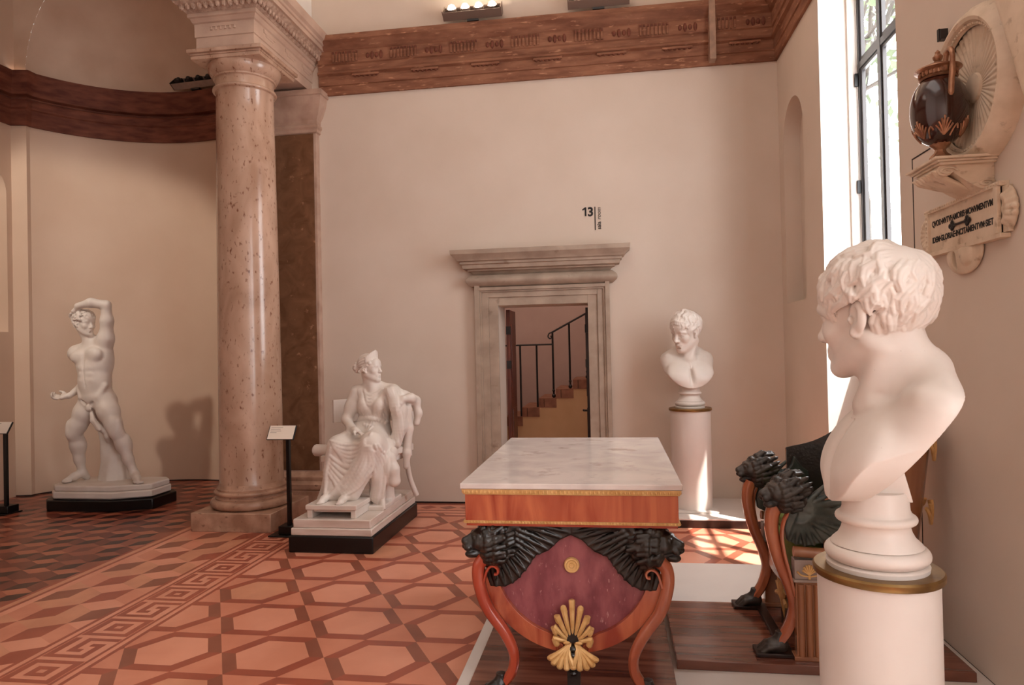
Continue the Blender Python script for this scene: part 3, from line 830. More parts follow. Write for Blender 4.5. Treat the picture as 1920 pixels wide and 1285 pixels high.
def head(S, f, eyes=True, ears=(-1, 1), female=False):
    """face towards local -y, chin near z=-.115, crown near z=.13 (head height .245 at scale 1)"""
    c = f.sc; P = f; rot = f.M
    E = lambda p, r, k=.02, op='u': S.ell(P(*p), tuple(q * c for q in r), k * c, op, rot)
    C = lambda a, b, ra, rb=None, k=.012, op='u': S.cone(P(*a), P(*b), ra * c, (ra if rb is None else rb) * c, k * c, op)
    E((0, .018, .045), (.074, .097, .086))
    E((0, -.030, .012), (.064, .062, .090), .03)
    E((0, -.034, -.045), (.054, .056, .070), .03)
    for s in (-1, 1):
        C((s * .054, .012, -.048), (s * .018, -.076, -.098), .018, .016, .03)
        E((s * .040, -.066, -.022), (.022, .020, .022), .022)          # cheek
    E((0, -.084, -.100), (.022, .018, .018), .018)                       # chin
    E((0, -.078, .052), (.048, .022, .036), .025)                        # forehead
    for s in (-1, 1):
        E((s * .033, -.100, .005), (.020, .020, .0125), .012, 's')       # socket
        C((s * .010, -.089, .025), (s * .036, -.087, .028), .0085, .0085, .010)
        C((s * .036, -.087, .028), (s * .058, -.064, .016), .0085, .007, .010)
        if eyes:
            E((s * .032, -.0755, .004), (.0155, .0135, .0135), .002)
            C((s * .019, -.0865, .006), (s * .033, -.0905, .0125), .0034, .0038, .003)
            C((s * .033, -.0905, .0125), (s * .047, -.079, .005), .0038, .0032, .003)
            C((s * .020, -.086, .002), (s * .034, -.0875, -.005), .003, .003, .004)
            C((s * .034, -.0875, -.005), (s * .047, -.079, .003), .003, .003, .004)
    C((0, -.088, .026), (0, -.112, -.026), .0085, .0125, .012)           # nose
    E((0, -.114, -.030), (.0125, .0125, .011), .008)
    for s in (-1, 1):
        E((s * .0125, -.102, -.034), (.0085, .0125, .008), .006)
        E((s * .0075, -.107, -.0425), (.004, .006, .004), .003, 's')
    E((0, -.086, -.062), (.028, .017, .020), .016)                       # mouth mass
    C((-.021, -.093, -.0635), (0, -.103, -.0605), .0035, .0065, .005)
    C((.021, -.093, -.0635), (0, -.103, -.0605), .0035, .0065, .005)
    C((-.016, -.094, -.073), (.016, -.094, -.073), .0065, .0065, .006)
    C((-.024, -.096, -.0675), (.024, -.096, -.0675), .0022, .0022, .002, 's')
    C((0, -.103, -.0675), (0, -.1035, -.0675), .003, .003, .003, 's')
    E((0, -.096, -.084), (.014, .007, .005), .006, 's')
    for s in ears:
        M2 = f.M @ np.array(Euler((R(-10), 0, s * R(-22))).to_matrix())
        S.ell(P(s * .078, .012, .0), (.011 * c, .021 * c, .034 * c), .006 * c, 'u', M2)
        S.ell(P(s * .087, .006, .004), (.008 * c, .011 * c, .019 * c), .004 * c, 's', M2)
        S.ell(P(s * .083, -.002, -.004), (.006 * c, .005 * c, .008 * c), .003 * c, 'u', M2)
        S.ell(P(s * .076, -.002, -.030), (.009 * c, .009 * c, .011 * c), .006 * c, 'u', M2)

def locks(S, f, n, seed, length=.062, rad=.0062, strands=3, wave=.35, crown=(0, .075, .115), region=None, lift=.012, k=.003, vmin=-.058, twist=0.25):
    """short wavy locks combed away from the crown over the skull"""
    rg = random.Random(seed); c = f.sc
    ctr = np.array((0, .018, .045)); rad3 = np.array((.077, .100, .089))
    cr = (np.array(crown) - ctr) / rad3; cr /= np.linalg.norm(cr)
    def surf(u, l): return ctr + u * (rad3 + l)
    for i in range(n):
        z = 1 - 2 * (i + .5) / n; a = i * 2.399963 + seed
        u = np.array((math.sqrt(1 - z * z) * math.cos(a), math.sqrt(1 - z * z) * math.sin(a), z))
        p = surf(u, 0)
        if not (region or default_hair)(p, u): continue
        L = length * rg.uniform(.75, 1.25); m = 6; ph = 2.2 * math.sin(5 * u[0]) + 1.7 * math.cos(4 * u[1]) + 2.5 * u[2] + rg.uniform(-.7, .7); amp = wave * rg.uniform(.6, 1.4); sw = (1 if rg.random() < .7 else -1) * twist
        w = np.cross(u, cr)
        path = []; q = u.copy()
        for s in range(m + 1):
            t = s / m
            away = q * (q @ cr) - cr; nn = np.linalg.norm(away)
            away = away / nn if nn > 1e-3 else np.array((0, -1, 0.))
            lat = np.cross(q, away)
            pp = surf(q, 0)
            if abs(pp[0]) > .05 and -.025 < pp[1] < .034 and pp[2] < .030: break
            path.append((q.copy(), away, lat, t))
            st = L / m / .09
            q = q + st * (away + lat * (amp * math.cos(ph + t * 6.5) + sw * t)) ; q /= np.linalg.norm(q)
        if len(path) < 3: continue
        big = rg.uniform(.85, 1.2); te = path[-1][3]; path = [(a_, b_, c_, d_ / te) for a_, b_, c_, d_ in path]
        for e in range(strands):
            off = (e - (strands - 1) / 2) * rad * 1.75 * big
            pts = []; rr = []
            for (qq, aw, lt, t) in path:
                l = lift * (.06 + 1.12 * math.sin(PI * min(1, t * .66 + .02))) * big + (.0035 if e == 1 else 0)
                pts.append(f(*(surf(qq, l) + lt * off * (1 - .75 * t ** 2))))
                rr.append(c * rad * big * (.55 + .6 * math.sin(PI * (t * .75 + .15))) * (1 - .72 * t ** 3))
            S.chain(pts, rr, k * c)

def default_hair(p, u):
    x, y, z = p
    if z < -.052 - .045 * max(0, min(1, (y - .04) / .04)): return False
    if y < -.030 and z < .078: return False                # face
    if y < .020 and z < .030 and abs(x) > .03: return False  # in front of and over the ear
    if y < .045 and z < -.02: return False
    if abs(x) > .05 and -.03 < y < .035 and z < .04: return False
    return True

# ------------------------------------------------------------------ the colossal busts
def bust_mesh(turn, h, seed, tilt):
    S = Sdf((-.30, -.26, .10), (.30, .26, .96), h)
    # chest: slants forward from the shoulders down to the breast
    rx = Euler((R(-33), 0, 0)).to_matrix()
    S.ell((0, .030, .340), (.232, .112, .24), .03, 'u', rx)
    for s in (-1, 1):
        S.ell((s * .170, .110, .430), (.078, .072, .075), .06)
        S.ell((s * .098, -.050, .325), (.112, .045, .098), .05, 'u', rx)
        S.cone((s * .018, -.022, .455), (s * .185, .070, .492), .013, .017, .032)
        S.cone((s * .05, .140, .56), (s * .19, .125, .475), .05, .034, .07)
    S.ell((0, -.118, .28), (.010, .03, .09), .04, 's', rx)
    S.ell((0, -.040, .470), (.020, .022, .018), .03, 's')
    for s in (-1, 1): S.ell((s * .10, .000, .495), (.05, .03, .02), .035, 's')
    # neck
    hf = Fr(Euler((0, 0, R(turn))).to_matrix() @ Euler((R(tilt), 0, 0)).to_matrix() @ Euler((0, R(3), 0)).to_matrix(), 1.40, (-.022, .012, .712))
    S.cone((0, .105, .45), tuple(hf(0, .040, -.03)), .082, .073, .05)
    S.cone((0, .055, .46), tuple(hf(0, -.005, -.07)), .062, .054, .05)
    S.chain([(.012, -.022, .462), tuple(hf(.045, .03, -.07))], [.015, .024], .045)   # neck muscle to behind the left ear
    S.chain([(-.012, -.020, .462), tuple(hf(-.05, .02, -.06))], [.011, .020], .045)
    head(S, hf)
    locks(S, hf, 250, seed, length=.072, rad=.0056, strands=3, wave=.75, lift=.011, k=.0006)
    S.ell(hf(0, .030, .054), (.080 * 1.4, .1005 * 1.4, .087 * 1.4), .004, 'u', hf.M)
    # fringe over the forehead and temples
    rg = random.Random(9)
    for i in range(13):
        a = -1.15 + 2.3 * i / 12
        x0, y0 = .066 * math.sin(a), -.066 * math.cos(a) + .0
        for e in (-1, 0, 1):
            q = .22 * rg.uniform(-1, 1)
            pts = [hf(x0 * .82 + e * .005, y0 * .80, .118 - .02 * abs(a)), hf(x0 * .98 + e * .006, y0 - .018, .103 - .022 * abs(a)), hf(x0 * 1.03 + e * .005 + q * .03, y0 - .025, .085 - .022 * abs(a)), hf(x0 * 1.06 + q * .07 + e * .002, y0 - .026, .066 - .022 * abs(a))]
            S.chain(pts, [.007 * 1.5, .0075 * 1.5, .0065 * 1.5, .003 * 1.5], .004)
    # lower rounded edge, sides and slanting back cut
    X, Y, Z = S.ax[0][:, None, None], S.ax[1][None, :, None], S.ax[2][None, None, :]
    zz = np.minimum(Z - .47, 0)
    el = (np.sqrt((X / .252) ** 2 + (zz / .285) ** 2) - 1) * .25 + 0 * Y
    low = (Z < .56)
    S.D = np.where(low, np.maximum(S.D, el), S.D)
    pl = ((Y - .165) * .815 - (Z - .50) * .58)                # in front of this slanting plane stays
    pl = np.where(Z < .52, pl, pl - np.minimum((Z - .52) * 3, .5)) + 0 * X
    S.D = np.maximum(S.D, pl)
    # hollow back
    S.ell((0, .120, .315), (.172, .075, .165), .008, 's', rx)
    S.func(lambda x, y, z: np.maximum(np.maximum(np.abs(x) - .045, z - .42), np.maximum(.19 - z, np.maximum(-.02 - y + 0 * x, (y - .085) + (z - .2) * .25))), (-.06, -.03, .17), (.06, .12, .44), .01)
    return S.mesh(1)
def bust(loc, rz, label, turn, h, seed, tilt):
    t = thing('marble_bust', label, 'bust', loc, rz)
    V_, Q_ = bust_mesh(turn, h, seed, tilt)
    np_obj('portrait_head', V_, Q_, M['marble'], t)
    s = MB()
    s.lathe([(0, 0), (.134, 0), (.136, .012), (.131, .016)] + torus_prof(.139, .018, .062, 10) + [(.122, .064), (.118, .070), (.102, .085), (.093, .102), (.089, .116), (.091, .124)] + torus_prof(.108, .126, .150, 8) + [(.094, .153), (.089, .164), (.087, .20), (.080, .215), (0, .215)], seg=64)
    s.build('socle', M['marble'], t, angle=50)
    return t
def pedestal(loc, label, hgt, r=.185, plate=False):
    t = thing('round_pedestal', label, 'pedestal', loc)
    MB().lathe([(0, .0), (r, .0), (r, hgt - .024), (0, hgt - .024)], seg=72).build('drum', M['white_paint'], t)
    MB().lathe([(r - .004, hgt - .0242), (r + .010, hgt - .0242), (r + .013, hgt - .020), (r + .013, hgt - .006), (r + .008, hgt), (0, hgt)], seg=72).build('brass_rim', M['brass'], t)
    return t
NP = (.775, 2.205)
pedestal((NP[0], NP[1], .06), 'white round pedestal with brass rim under the near bust seen from behind', .882, .166)
nb_ = bust((NP[0], NP[1], .942), R(-95), 'white marble bust seen from behind, close by on the right', -43, .0026, 5, 6); nb_.scale = (1.04, 1.04, 1.06)
FP = (.712, 6.62)
pedestal((FP[0], FP[1], .10), 'white round pedestal with brass rim by the back wall, right of the doorway', .93)
bust((FP[0], FP[1], 1.03), R(6), 'white marble bust looking down, by the back wall right of the doorway', -52, .0045, 8, 17)
# ------------------------------------------------------------------ standing marble figure in the exedra
def hand(S, wrist, dirv, palm_n, sc=1.0, curl=.5, thumb=1):
    """palm, four fingers and a thumb; dirv = pointing direction, palm_n = palm normal (fingers curl that way)"""
    d = Vector(dirv).normalized(); n = Vector(palm_n); n = (n - d * n.dot(d)).normalized(); s = d.cross(n)
    w = Vector(wrist)
    pc = w + d * .05 * sc
    S.cone(w, pc + s * .018 * sc, .020 * sc, .019 * sc, .02); S.cone(w, pc - s * .018 * sc, .020 * sc, .019 * sc, .02)
    for i, (o, L) in enumerate(((-.031, .068), (-.011, .078), (.010, .073), (.030, .056))):
        p = pc + s * o * sc + d * .03 * sc
        pts = [p]; a = curl * .5
        for seg in (.45, .32, .23):
            p = p + (d * math.cos(a) + n * math.sin(a)) * (L * seg * sc); pts.append(p); a += curl
        S.chain([tuple(q) for q in pts], [.0105 * sc, .0098 * sc, .009 * sc, .0075 * sc], .004)
    p = w + d * .02 * sc - s * thumb * .022 * sc
    q = p + (d * .6 - s * thumb * .6 + n * .45).normalized() * .038 * sc
    S.chain([tuple(p), tuple(q), tuple(q + (d * .8 - s * thumb * .1 + n * .5).normalized() * .032 * sc)], [.014 * sc, .012 * sc, .009 * sc], .008)

nud = thing('standing_statue', 'white marble statue of a nude man with one arm raised, in the exedra', 'statue', (-5.475, 6.80, 0))
def oct_(hx, hy, c): return [(-hx + c, -hy), (hx * .35, -hy), (hx, -hy + c * 1.6), (hx, hy - c), (hx - c, hy), (-hx + c, hy), (-hx, hy - c), (-hx, -hy + c)]
MB().prism(oct_(.61, .33, .10), 'z', 0, .115).build('black_plinth', M['black'], nud, bevel=.012)
b = MB(); b.prism(oct_(.57, .295, .10), 'z', .125, .20); b.prism(oct_(.56, .28, .10), 'z', .20, .262)
b.prism(oct_(.52, .25, .10), 'z', .10, .13)
b.build('marble_base', M['marble'], nud, bevel=.014)
def nude():
    S = Sdf((-.72, -.34, .24), (.56, .42, 2.36), .0075)
    C = S.cone; E = S.ell; CH = S.chain
    # trunk support
    CH([(-.08, .17, .24), (-.10, .16, .55), (-.15, .14, .85), (-.22, .10, 1.05)], [.17, .125, .10, .07], .05)
    for i in range(8):
        a = i * .8; CH([(-.08 + .17 * math.cos(a), .17 + .14 * math.sin(a), .25), (-.09 + .12 * math.cos(a + .2), .16 + .10 * math.sin(a + .2), .5), (-.14 + .09 * math.cos(a + .3), .14 + .08 * math.sin(a + .3), .82)], [.035, .022, .015], .03)
    # legs (the figure's left leg is on the right side of the picture)
    def leg(hip, kn, an, toe, heel):
        hip, kn, an = Vector(hip), Vector(kn), Vector(an)
        m = hip.lerp(kn, .35); CH([hip, m, hip.lerp(kn, .75), kn], [.112, .106, .080, .064], .05)
        mm = kn.lerp(an, .3) + Vector((0, .02, 0)); CH([kn, mm, kn.lerp(an, .65), an], [.066, .074, .050, .041], .04)
        E(tuple(kn + Vector((0, -.042, .0))), (.038, .030, .045), .035)
        for s in (-1, 1): E(tuple(kn + Vector((s * .035, -.025, .085))), (.030, .032, .07), .05)
        E(tuple(kn.lerp(an, .28) + Vector((.03, .035, 0))), (.045, .045, .11), .035); E(tuple(kn.lerp(an, .26) + Vector((-.03, .035, 0))), (.045, .045, .12), .035)
        toe, heel = Vector(toe), Vector(heel)
        CH([an, an.lerp(toe, .45) + Vector((0, 0, .0)), toe], [.041, .040, .022], .03); C(tuple(an), tuple(heel), .040, .036, .03)
        dv = (toe - heel); dv.z = 0; dv.normalize(); sv = Vector((dv.y, -dv.x, 0))
        for i in range(5):
            o = (i - 2) * .018; p = toe + sv * o - dv * (.012 * abs(i - 1.3)) + Vector((0, 0, -.002))
            CH([tuple(p - dv * .035), tuple(p + dv * .022)], [.0135, .011 if i else .014], .008)
    leg((-.085, .0, 1.15), (.125, -.075, .80), (.285, -.02, .345), (.435, -.155, .282), (.255, .03, .29))
    leg((-.275, .02, 1.14), (-.415, -.055, .785), (-.405, .045, .345), (-.475, -.135, .282), (-.39, .09, .29))
    # pelvis and trunk
    E((-.18, .02, 1.17), (.172, .115, .12), .06); E((-.10, .10, 1.13), (.09, .075, .10), .04); E((-.25, .10, 1.12), (.09, .075, .10), .04)
    CH([(-.18, .01, 1.22), (-.195, .0, 1.36), (-.205, .0, 1.50)], [.145, .140, .150], .06)
    E((-.12, .0, 1.36), (.10, .095, .14), .05); E((-.265, .0, 1.36), (.10, .095, .14), .05)
    E((-.225, .01, 1.60), (.195, .125, .185), .07)
    E((-.08, .03, 1.62), (.075, .09, .20), .06)                       # stretched left flank
    E((-.315, -.085, 1.635), (.098, .052, .072), .03); E((-.135, -.085, 1.66), (.095, .052, .080), .03)
    C((-.225, -.125, 1.70), (-.215, -.135, 1.52), .012, .010, .02, 's')
    for i, z in enumerate((1.515, 1.445, 1.375)):
        for s in (-1, 1): E((-.208 + s * .042 + .008 * i, -.118, z), (.040, .028, .032), .016)
    C((-.215, -.152, 1.53), (-.19, -.148, 1.30), .006, .006, .014, 's')
    E((-.19, -.150, 1.325), (.009, .012, .010), .008, 's')
    for s, a, bb in ((-1, (-.345, -.06, 1.27), (-.215, -.115, 1.105)), (1, (-.03, -.06, 1.28), (-.155, -.115, 1.105))):
        C(a, bb, .012, .012, .022, 's'); C((a[0], a[1] + .01, a[2] + .035), (bb[0] + s * .08, bb[1] + .02, bb[2] + .09), .028, .02, .03)
    E((-.185, -.118, 1.085), (.022, .022, .030), .012); E((-.185, -.110, 1.065), (.034, .026, .026), .012)
    # hanging cloth from the hip to the trunk
    CH([(-.17, -.09, 1.03), (-.13, -.11, .94), (-.07, -.10, .86), (-.03, -.06, .81)], [.018, .030, .034, .028], .012)
    CH([(-.15, -.10, 1.02), (-.10, -.13, .93), (-.045, -.12, .84)], [.010, .013, .016], .006)
    CH([(-.04, -.05, .83), (-.01, -.04, .76), (-.02, -.02, .71)], [.035, .04, .03], .015)
    # shoulders and arms
    CH([(-.43, .03, 1.69), (-.24, .045, 1.785), (-.09, .03, 1.80)], [.070, .068, .075], .06)
    E((-.435, .02, 1.675), (.078, .080, .085), .05)
    CH([(-.445, .03, 1.665), (-.435, .13, 1.54), (-.405, .22, 1.43)], [.066, .060, .046], .04)
    CH([(-.405, .22, 1.43), (-.43, .10, 1.31), (-.475, -.03, 1.215)], [.048, .048, .032], .03)
    hand(S, (-.480, -.045, 1.208), (-.85, -.45, -.10), (.2, -.35, .9), 1.25, .75, -1)
    E((-.07, .02, 1.835), (.082, .082, .095), .05)
    CH([(-.06, .02, 1.85), (-.035, .0, 2.03), (-.025, -.02, 2.20)], [.070, .062, .046], .04)
    CH([(-.025, -.02, 2.20), (-.16, -.08, 2.225), (-.305, -.10, 2.195)], [.050, .050, .033], .03)
    hand(S, (-.310, -.09, 2.180), (-.85, .15, -.50), (.2, .5, -.8), 1.2, .60, 1)
    # neck and head
    hf = Fr(Euler((0, 0, R(74))).to_matrix() @ Euler((R(4), R(2), 0)).to_matrix(), 1.10, (-.292, -.02, 2.0))
    C((-.235, .02, 1.77), tuple(hf(0, .03, -.04)), .066, .060, .04)
    head(S, hf, eyes=True)
    S.ell(hf(0, .030, .058), (.080 * 1.1, .100 * 1.1, .086 * 1.1), .004, 'u', hf.M)
    locks(S, hf, 150, 4, length=.05, rad=.0080, strands=2, wave=.8, lift=.013, k=.001)
    S.build('figure', M['marble'], nud, smooth=1)
nude()

# ------------------------------------------------------------------ seated marble woman
SX, SY = -2.29, 5.875
sw = thing('seated_statue', 'white marble statue of a draped woman seated on a chair, beside the column', 'statue', (SX, SY, 0))
MB().box((-.36, -.625, 0), (.36, .63, .135)).build('black_plinth', M['black'], sw, bevel=.01)
b = MB(); b.box((-.345, -.61, .135), (.345, .615, .195)); b.prism([(-.33, -.598), (.33, -.598), (.33, .60), (-.33, .60)], 'z', .195, .265)
b.build('marble_plinth', M['plinth_marble'], sw, bevel=.008)
fs = MB(); fs.box((-.235, -.57, .335), (.205, -.20, .375))
for x in (-.225, .15): fs.prism([(x, .265), (x + .045, .265), (x + .045, .335), (x, .335)], 'y', -.56, -.21)
fs.box((-.18, -.53, .31), (.15, -.23, .336)); fs.build('footstool', M['marble'], sw, bevel=.006)
def rz2(p, a): return (p[0] * math.cos(a) - p[1] * math.sin(a), p[0] * math.sin(a) + p[1] * math.cos(a), p[2])
ch_ = MB()
ca = R(-12)
def cc(x, y, z):
    q = rz2((x - .05, y - .12, 0), ca); return (q[0] + .05, q[1] + .12, z)
for sx in (-1, 1):
    for sy in (-1, 1):
        x, y = .05 + sx * .285, .12 + sy * .23
        pts = spline([cc(x, y, .66), cc(x + sx * .0, y + sy * .0, .56), cc(x + sx * .015, y + sy * .02, .42), cc(x + sx * .05, y + sy * .07, .265)], 5)
        ch_.tube(pts, [.024 + .010 * abs(i / 15 - .0) * .2 for i in range(len(pts))], seg=10)
        if sy > 0: ch_.tube(spline([cc(x, y, .66), cc(x, y + .03, .85), cc(x + sx * .02, y + .09, 1.05)], 5), .022, seg=8)
ch_.prism([cc(-.27, -.14, 0)[:2], cc(.37, -.14, 0)[:2], cc(.37, .38, 0)[:2], cc(-.27, .38, 0)[:2]], 'z', .645, .70)
bk = []
for k in range(21):
    t = -1 + 2 * k / 20; bk.append(cc(.05 + .40 * t, .47 - .30 * t * t, 0))
ch_.sweep([p[:2] for p in bk], [(-.018, .96), (.018, .96), (.018, 1.175), (-.018, 1.175), (-.018, .96)], smooth=False)
ch_.build('chair', M['marble'], sw, bevel=.004)
cu = MB(); a_, b_ = Vector(cc(-.40, -.06, .735)), Vector(cc(.455, -.06, .735))
cu.tube([a_, a_.lerp(b_, .02), a_.lerp(b_, .5), a_.lerp(b_, .98), b_], [.030, .055, .055, .055, .030], seg=16)
cu.prism([cc(-.30, -.10, 0)[:2], cc(.40, -.10, 0)[:2], cc(.40, .36, 0)[:2], cc(-.30, .36, 0)[:2]], 'z', .70, .765)
cu.build('cushion', M['marble'], sw, bevel=.012)
def woman():
    S = Sdf((-.46, -.60, .255), (.62, .52, 1.70), .0066)
    C = S.cone; E = S.ell; CH = S.chain
    # body under the cloth
    E((.07, .10, .86), (.21, .19, .13), .06)
    CH([(.10, .12, .90), (.135, .09, 1.03), (.15, .07, 1.16)], [.14, .125, .135], .07)
    E((.16, .06, 1.17), (.165, .11, .13), .06)
    E((.095, -.045, 1.135), (.065, .055, .065), .035); E((.215, -.045, 1.145), (.065, .055, .065), .035)
    CH([(.0, .06, 1.255), (.15, .055, 1.31), (.32, .06, 1.265)], [.058, .055, .060], .05)
    # thighs, shins and the skirt between them
    CH([(.0, .06, .84), (-.055, -.28, .815)], [.125, .092], .07); CH([(.17, .06, .85), (.245, -.30, .845)], [.120, .092], .07)
    CH([(-.055, -.28, .81), (-.09, -.30, .60), (-.095, -.35, .42)], [.088, .072, .066], .05)
    CH([(.245, -.30, .84), (.16, -.31, .60), (.085, -.36, .43)], [.092, .082, .072], .05)
    CH([(.10, -.22, .76), (.04, -.25, .58), (.0, -.32, .44)], [.09, .08, .075], .08)
    CH([(.26, -.20, .78), (.26, -.18, .58), (.25, -.18, .38)], [.09, .075, .075], .06)
    CH([(.26, -.05, .76), (.27, -.02, .5), (.27, .0, .32)], [.09, .06, .07], .06)
    CH([(-.12, -.10, .78), (-.155, -.12, .55), (-.16, -.14, .36)], [.07, .065, .07], .06)
    CH([(-.17, -.02, .68), (-.19, -.0, .45), (-.19, -.02, .30)], [.05, .05, .06], .05)
    S.box((.06, -.02, .275), (.27, .25, .03), .03)
    # feet
    for x, y in ((-.115, -.40), (.055, -.41)):
        CH([(x, y, .415), (x - .005, y - .07, .40), (x - .01, y - .13, .388)], [.034, .030, .020], .02)
        for i in range(5): C((x - .03 + .011 * i, y - .125 + .006 * abs(i - 1), .385), (x - .034 + .012 * i, y - .155 + .009 * abs(i - 1), .384), .009, .0075, .003)
    # arms
    CH([(-.015, .05, 1.25), (-.055, .02, 1.13), (-.085, -.02, 1.02)], [.062, .054, .046], .04)
    CH([(-.085, -.02, 1.02), (.0, -.13, .95), (.06, -.20, .945)], [.044, .038, .027], .025)
    hand(S, (.06, -.20, .945), (.75, -.35, -.25), (-.1, -.3, -.9), .95, .28, 1)
    CH([(.33, .06, 1.25), (.41, .13, 1.20), (.485, .20, 1.165)], [.062, .054, .044], .04)
    CH([(.485, .20, 1.165), (.485, .08, 1.20), (.445, -.03, 1.20)], [.043, .037, .027], .03)
    hand(S, (.445, -.03, 1.20), (-.55, -.45, -.55), (-.3, .6, -.7), .95, .35, 1)
    CH([(.49, .20, 1.15), (.515, .20, 1.05), (.50, .19, .96)], [.042, .034, .028], .03)
    # head
    hf = Fr(Euler((0, 0, R(74))).to_matrix() @ Euler((R(-2), 0, 0)).to_matrix(), .98, (.130, .02, 1.468))
    CH([(.14, .06, 1.29), tuple(hf(0, .035, -.05))], [.062, .054], .045)
    CH([(.155, .0, 1.29), tuple(hf(.0, -.01, -.07))], [.035, .045], .03)
    head(S, hf, female=True)
    # mantle hanging from the arm and across the lap
    CH([(.33, -.02, 1.26), (.40, -.0, 1.10), (.40, .02, .95), (.36, .0, .80)], [.055, .06, .06, .05], .04)
    CH([(.44, .10, 1.10), (.44, .12, .92), (.43, .10, .70), (.42, .10, .58)], [.045, .045, .035, .028], .03)
    CH([(.33, -.10, .80), (.355, -.165, .70), (.385, -.17, .60), (.39, -.16, .50)], [.05, .048, .054, .058], .03)
    # ---- folds: drawn in the front view and laid on the surface
    xs, ys, zs = S.ax
    def onto(x, z, ymin=-.6):
        i = int(round((x - xs[0]) / S.h)); k = int(round((z - zs[0]) / S.h))
        if not (0 <= i < S.n[0] and 0 <= k < S.n[2]): return None
        c = np.nonzero(S.D[i, :, k] < 0)[0]
        return float(ys[c[0]]) if len(c) else None
    def fold(pts, r=.011, k=.007, n=6, out=.002, op='u'):
        r *= 1.22
        P = spline(pts, n); m = len(P); q = []
        for (x, z) in P:
            y = onto(x, z)
            if y is None: break
            q.append((x, y - out, z))
        for i in range(1, len(q)):
            if abs(q[i][1] - q[i - 1][1]) > .05: q = q[:i]; break
        if len(q) < 4: return None
        ysm = [v[1] for v in q]
        for _ in range(2): ysm = [ysm[0]] + [(ysm[i - 1] + 2 * ysm[i] + ysm[i + 1]) / 4 for i in range(1, len(ysm) - 1)] + [ysm[-1]]
        q = [(v[0], y, v[2]) for v, y in zip(q, ysm)]
        return q, [r * (.45 + .75 * math.sin(PI * (.12 + .8 * i / (len(q) - 1)))) for i in range(len(q))], k, op
    todo = []
    F = lambda *a, **kw: todo.append(fold(*a, **kw))
    # bodice: folds fanning from the shoulders to the girdle
    for i in range(7):
        t = i / 6
        F([(.02 + .03 * t, 1.29), (.05 + .07 * t, 1.20 - .01 * i), (.07 + .05 * i / 6 + .10 * t, 1.05 - .01 * i)], .008)
        F([(.30 - .02 * t, 1.29), (.27 - .07 * t, 1.20 - .01 * i), (.28 - .13 * t, 1.05 - .012 * i)], .008)
    for i in range(4):
        F([(.06 + .01 * i, 1.285), (.15, 1.235 - .028 * i), (.26 - .008 * i, 1.285)], .0075)
    for i in range(9):
        F([(.03 + .028 * i, .99 - .004 * i * i * .3), (.03 + .030 * i, .95), (.04 + .030 * i, .90)], .008)
    # lap: swags between the knees
    for i in range(6):
        F([(-.10 + .015 * i, .875 - .020 * i), (.04, .835 - .036 * i), (.16, .84 - .030 * i), (.225, .895 - .022 * i)], .0125)
    for i in range(5):
        F([(-.125 - .004 * i, .78 - .03 * i), (-.02, .68 - .05 * i), (.07, .65 - .055 * i), (.16, .73 - .04 * i)], .013)
    # long folds from the knees to the hem
    for i in range(6):
        F([(.27 - .012 * i, .83), (.265 - .03 * i, .66), (.165 - .035 * i, .50), (.045 - .030 * i, .42)], .014)
    for i in range(7):
        F([(.25 + .018 * i, .81 - .01 * i), (.26 + .016 * i, .62), (.23 + .018 * i, .47), (.20 + .020 * i, .35 - .01 * i)], .014)
    for i in range(5):
        F([(-.09 - .02 * i, .82 - .02 * i), (-.125 - .016 * i, .62), (-.135 - .018 * i, .44), (-.14 - .018 * i, .32)], .014)
    F([(-.17, .415), (-.07, .40), (.03, .405), (.13, .39), (.21, .365)], .012)
    # mantle folds
    for i in range(5):
        F([(.29 + .022 * i, 1.30 - .006 * i), (.345 + .016 * i, 1.16), (.36 + .016 * i, .98), (.35 + .022 * i, .82)], .010)
    for i in range(5):
        F([(.305 + .02 * i, .84), (.325 + .02 * i, .70), (.335 + .026 * i, .58), (.35 + .024 * i, .46 + .02 * i)], .0125)
    for i in range(3): F([(.41 + .02 * i, 1.08), (.415 + .018 * i, .85), (.41 + .014 * i, .62)], .009)
    for t in todo:
        if t: S.chain(t[0], t[1], t[2])
    # pleats radiating from the knees
    X, Y, Z = xs[:, None, None], ys[None, :, None], zs[None, None, :]
    for kx, kz, x0, x1, nf, am in ((.245, .86, .02, .40, 17, .0095), (-.055, .84, -.30, .05, 13, .0085)):
        th = np.arctan2(X - kx, kz - Z); dk = np.sqrt((X - kx) ** 2 + (Z - kz) ** 2)
        wv = np.abs(np.sin(th * nf * .5 + 1.6 * dk)) ** .8
        wt = np.clip((dk - .10) / .22, 0, 1) * np.clip((.80 - Z) / .08, 0, 1) * np.clip((Z - .40) / .05, 0, 1) * np.clip((X - x0) / .06, 0, 1) * np.clip((x1 - X) / .06, 0, 1)
        S.D = S.D + (am * (.75 - wv) * wt * np.clip((.05 - Y) / .1, 0, 1)).astype(np.float32)
    # twisted girdle
    g = fold([(.015, 1.015), (.09, 1.035), (.17, 1.03), (.25, 1.0), (.31, .95)], .014, n=7, out=.004)
    if g:
        for i, p in enumerate(g[0]): S.ell((p[0], p[1], p[2] + (.006 if i % 2 else -.005)), (.017, .017, .014), .006)
    S.build('figure', M['marble'], sw, smooth=1)
    # hair with bun and diadem as a part of its own
    H = Sdf((-.12, -.16, 1.38), (.32, .24, 1.70), .0048)
    c = .98
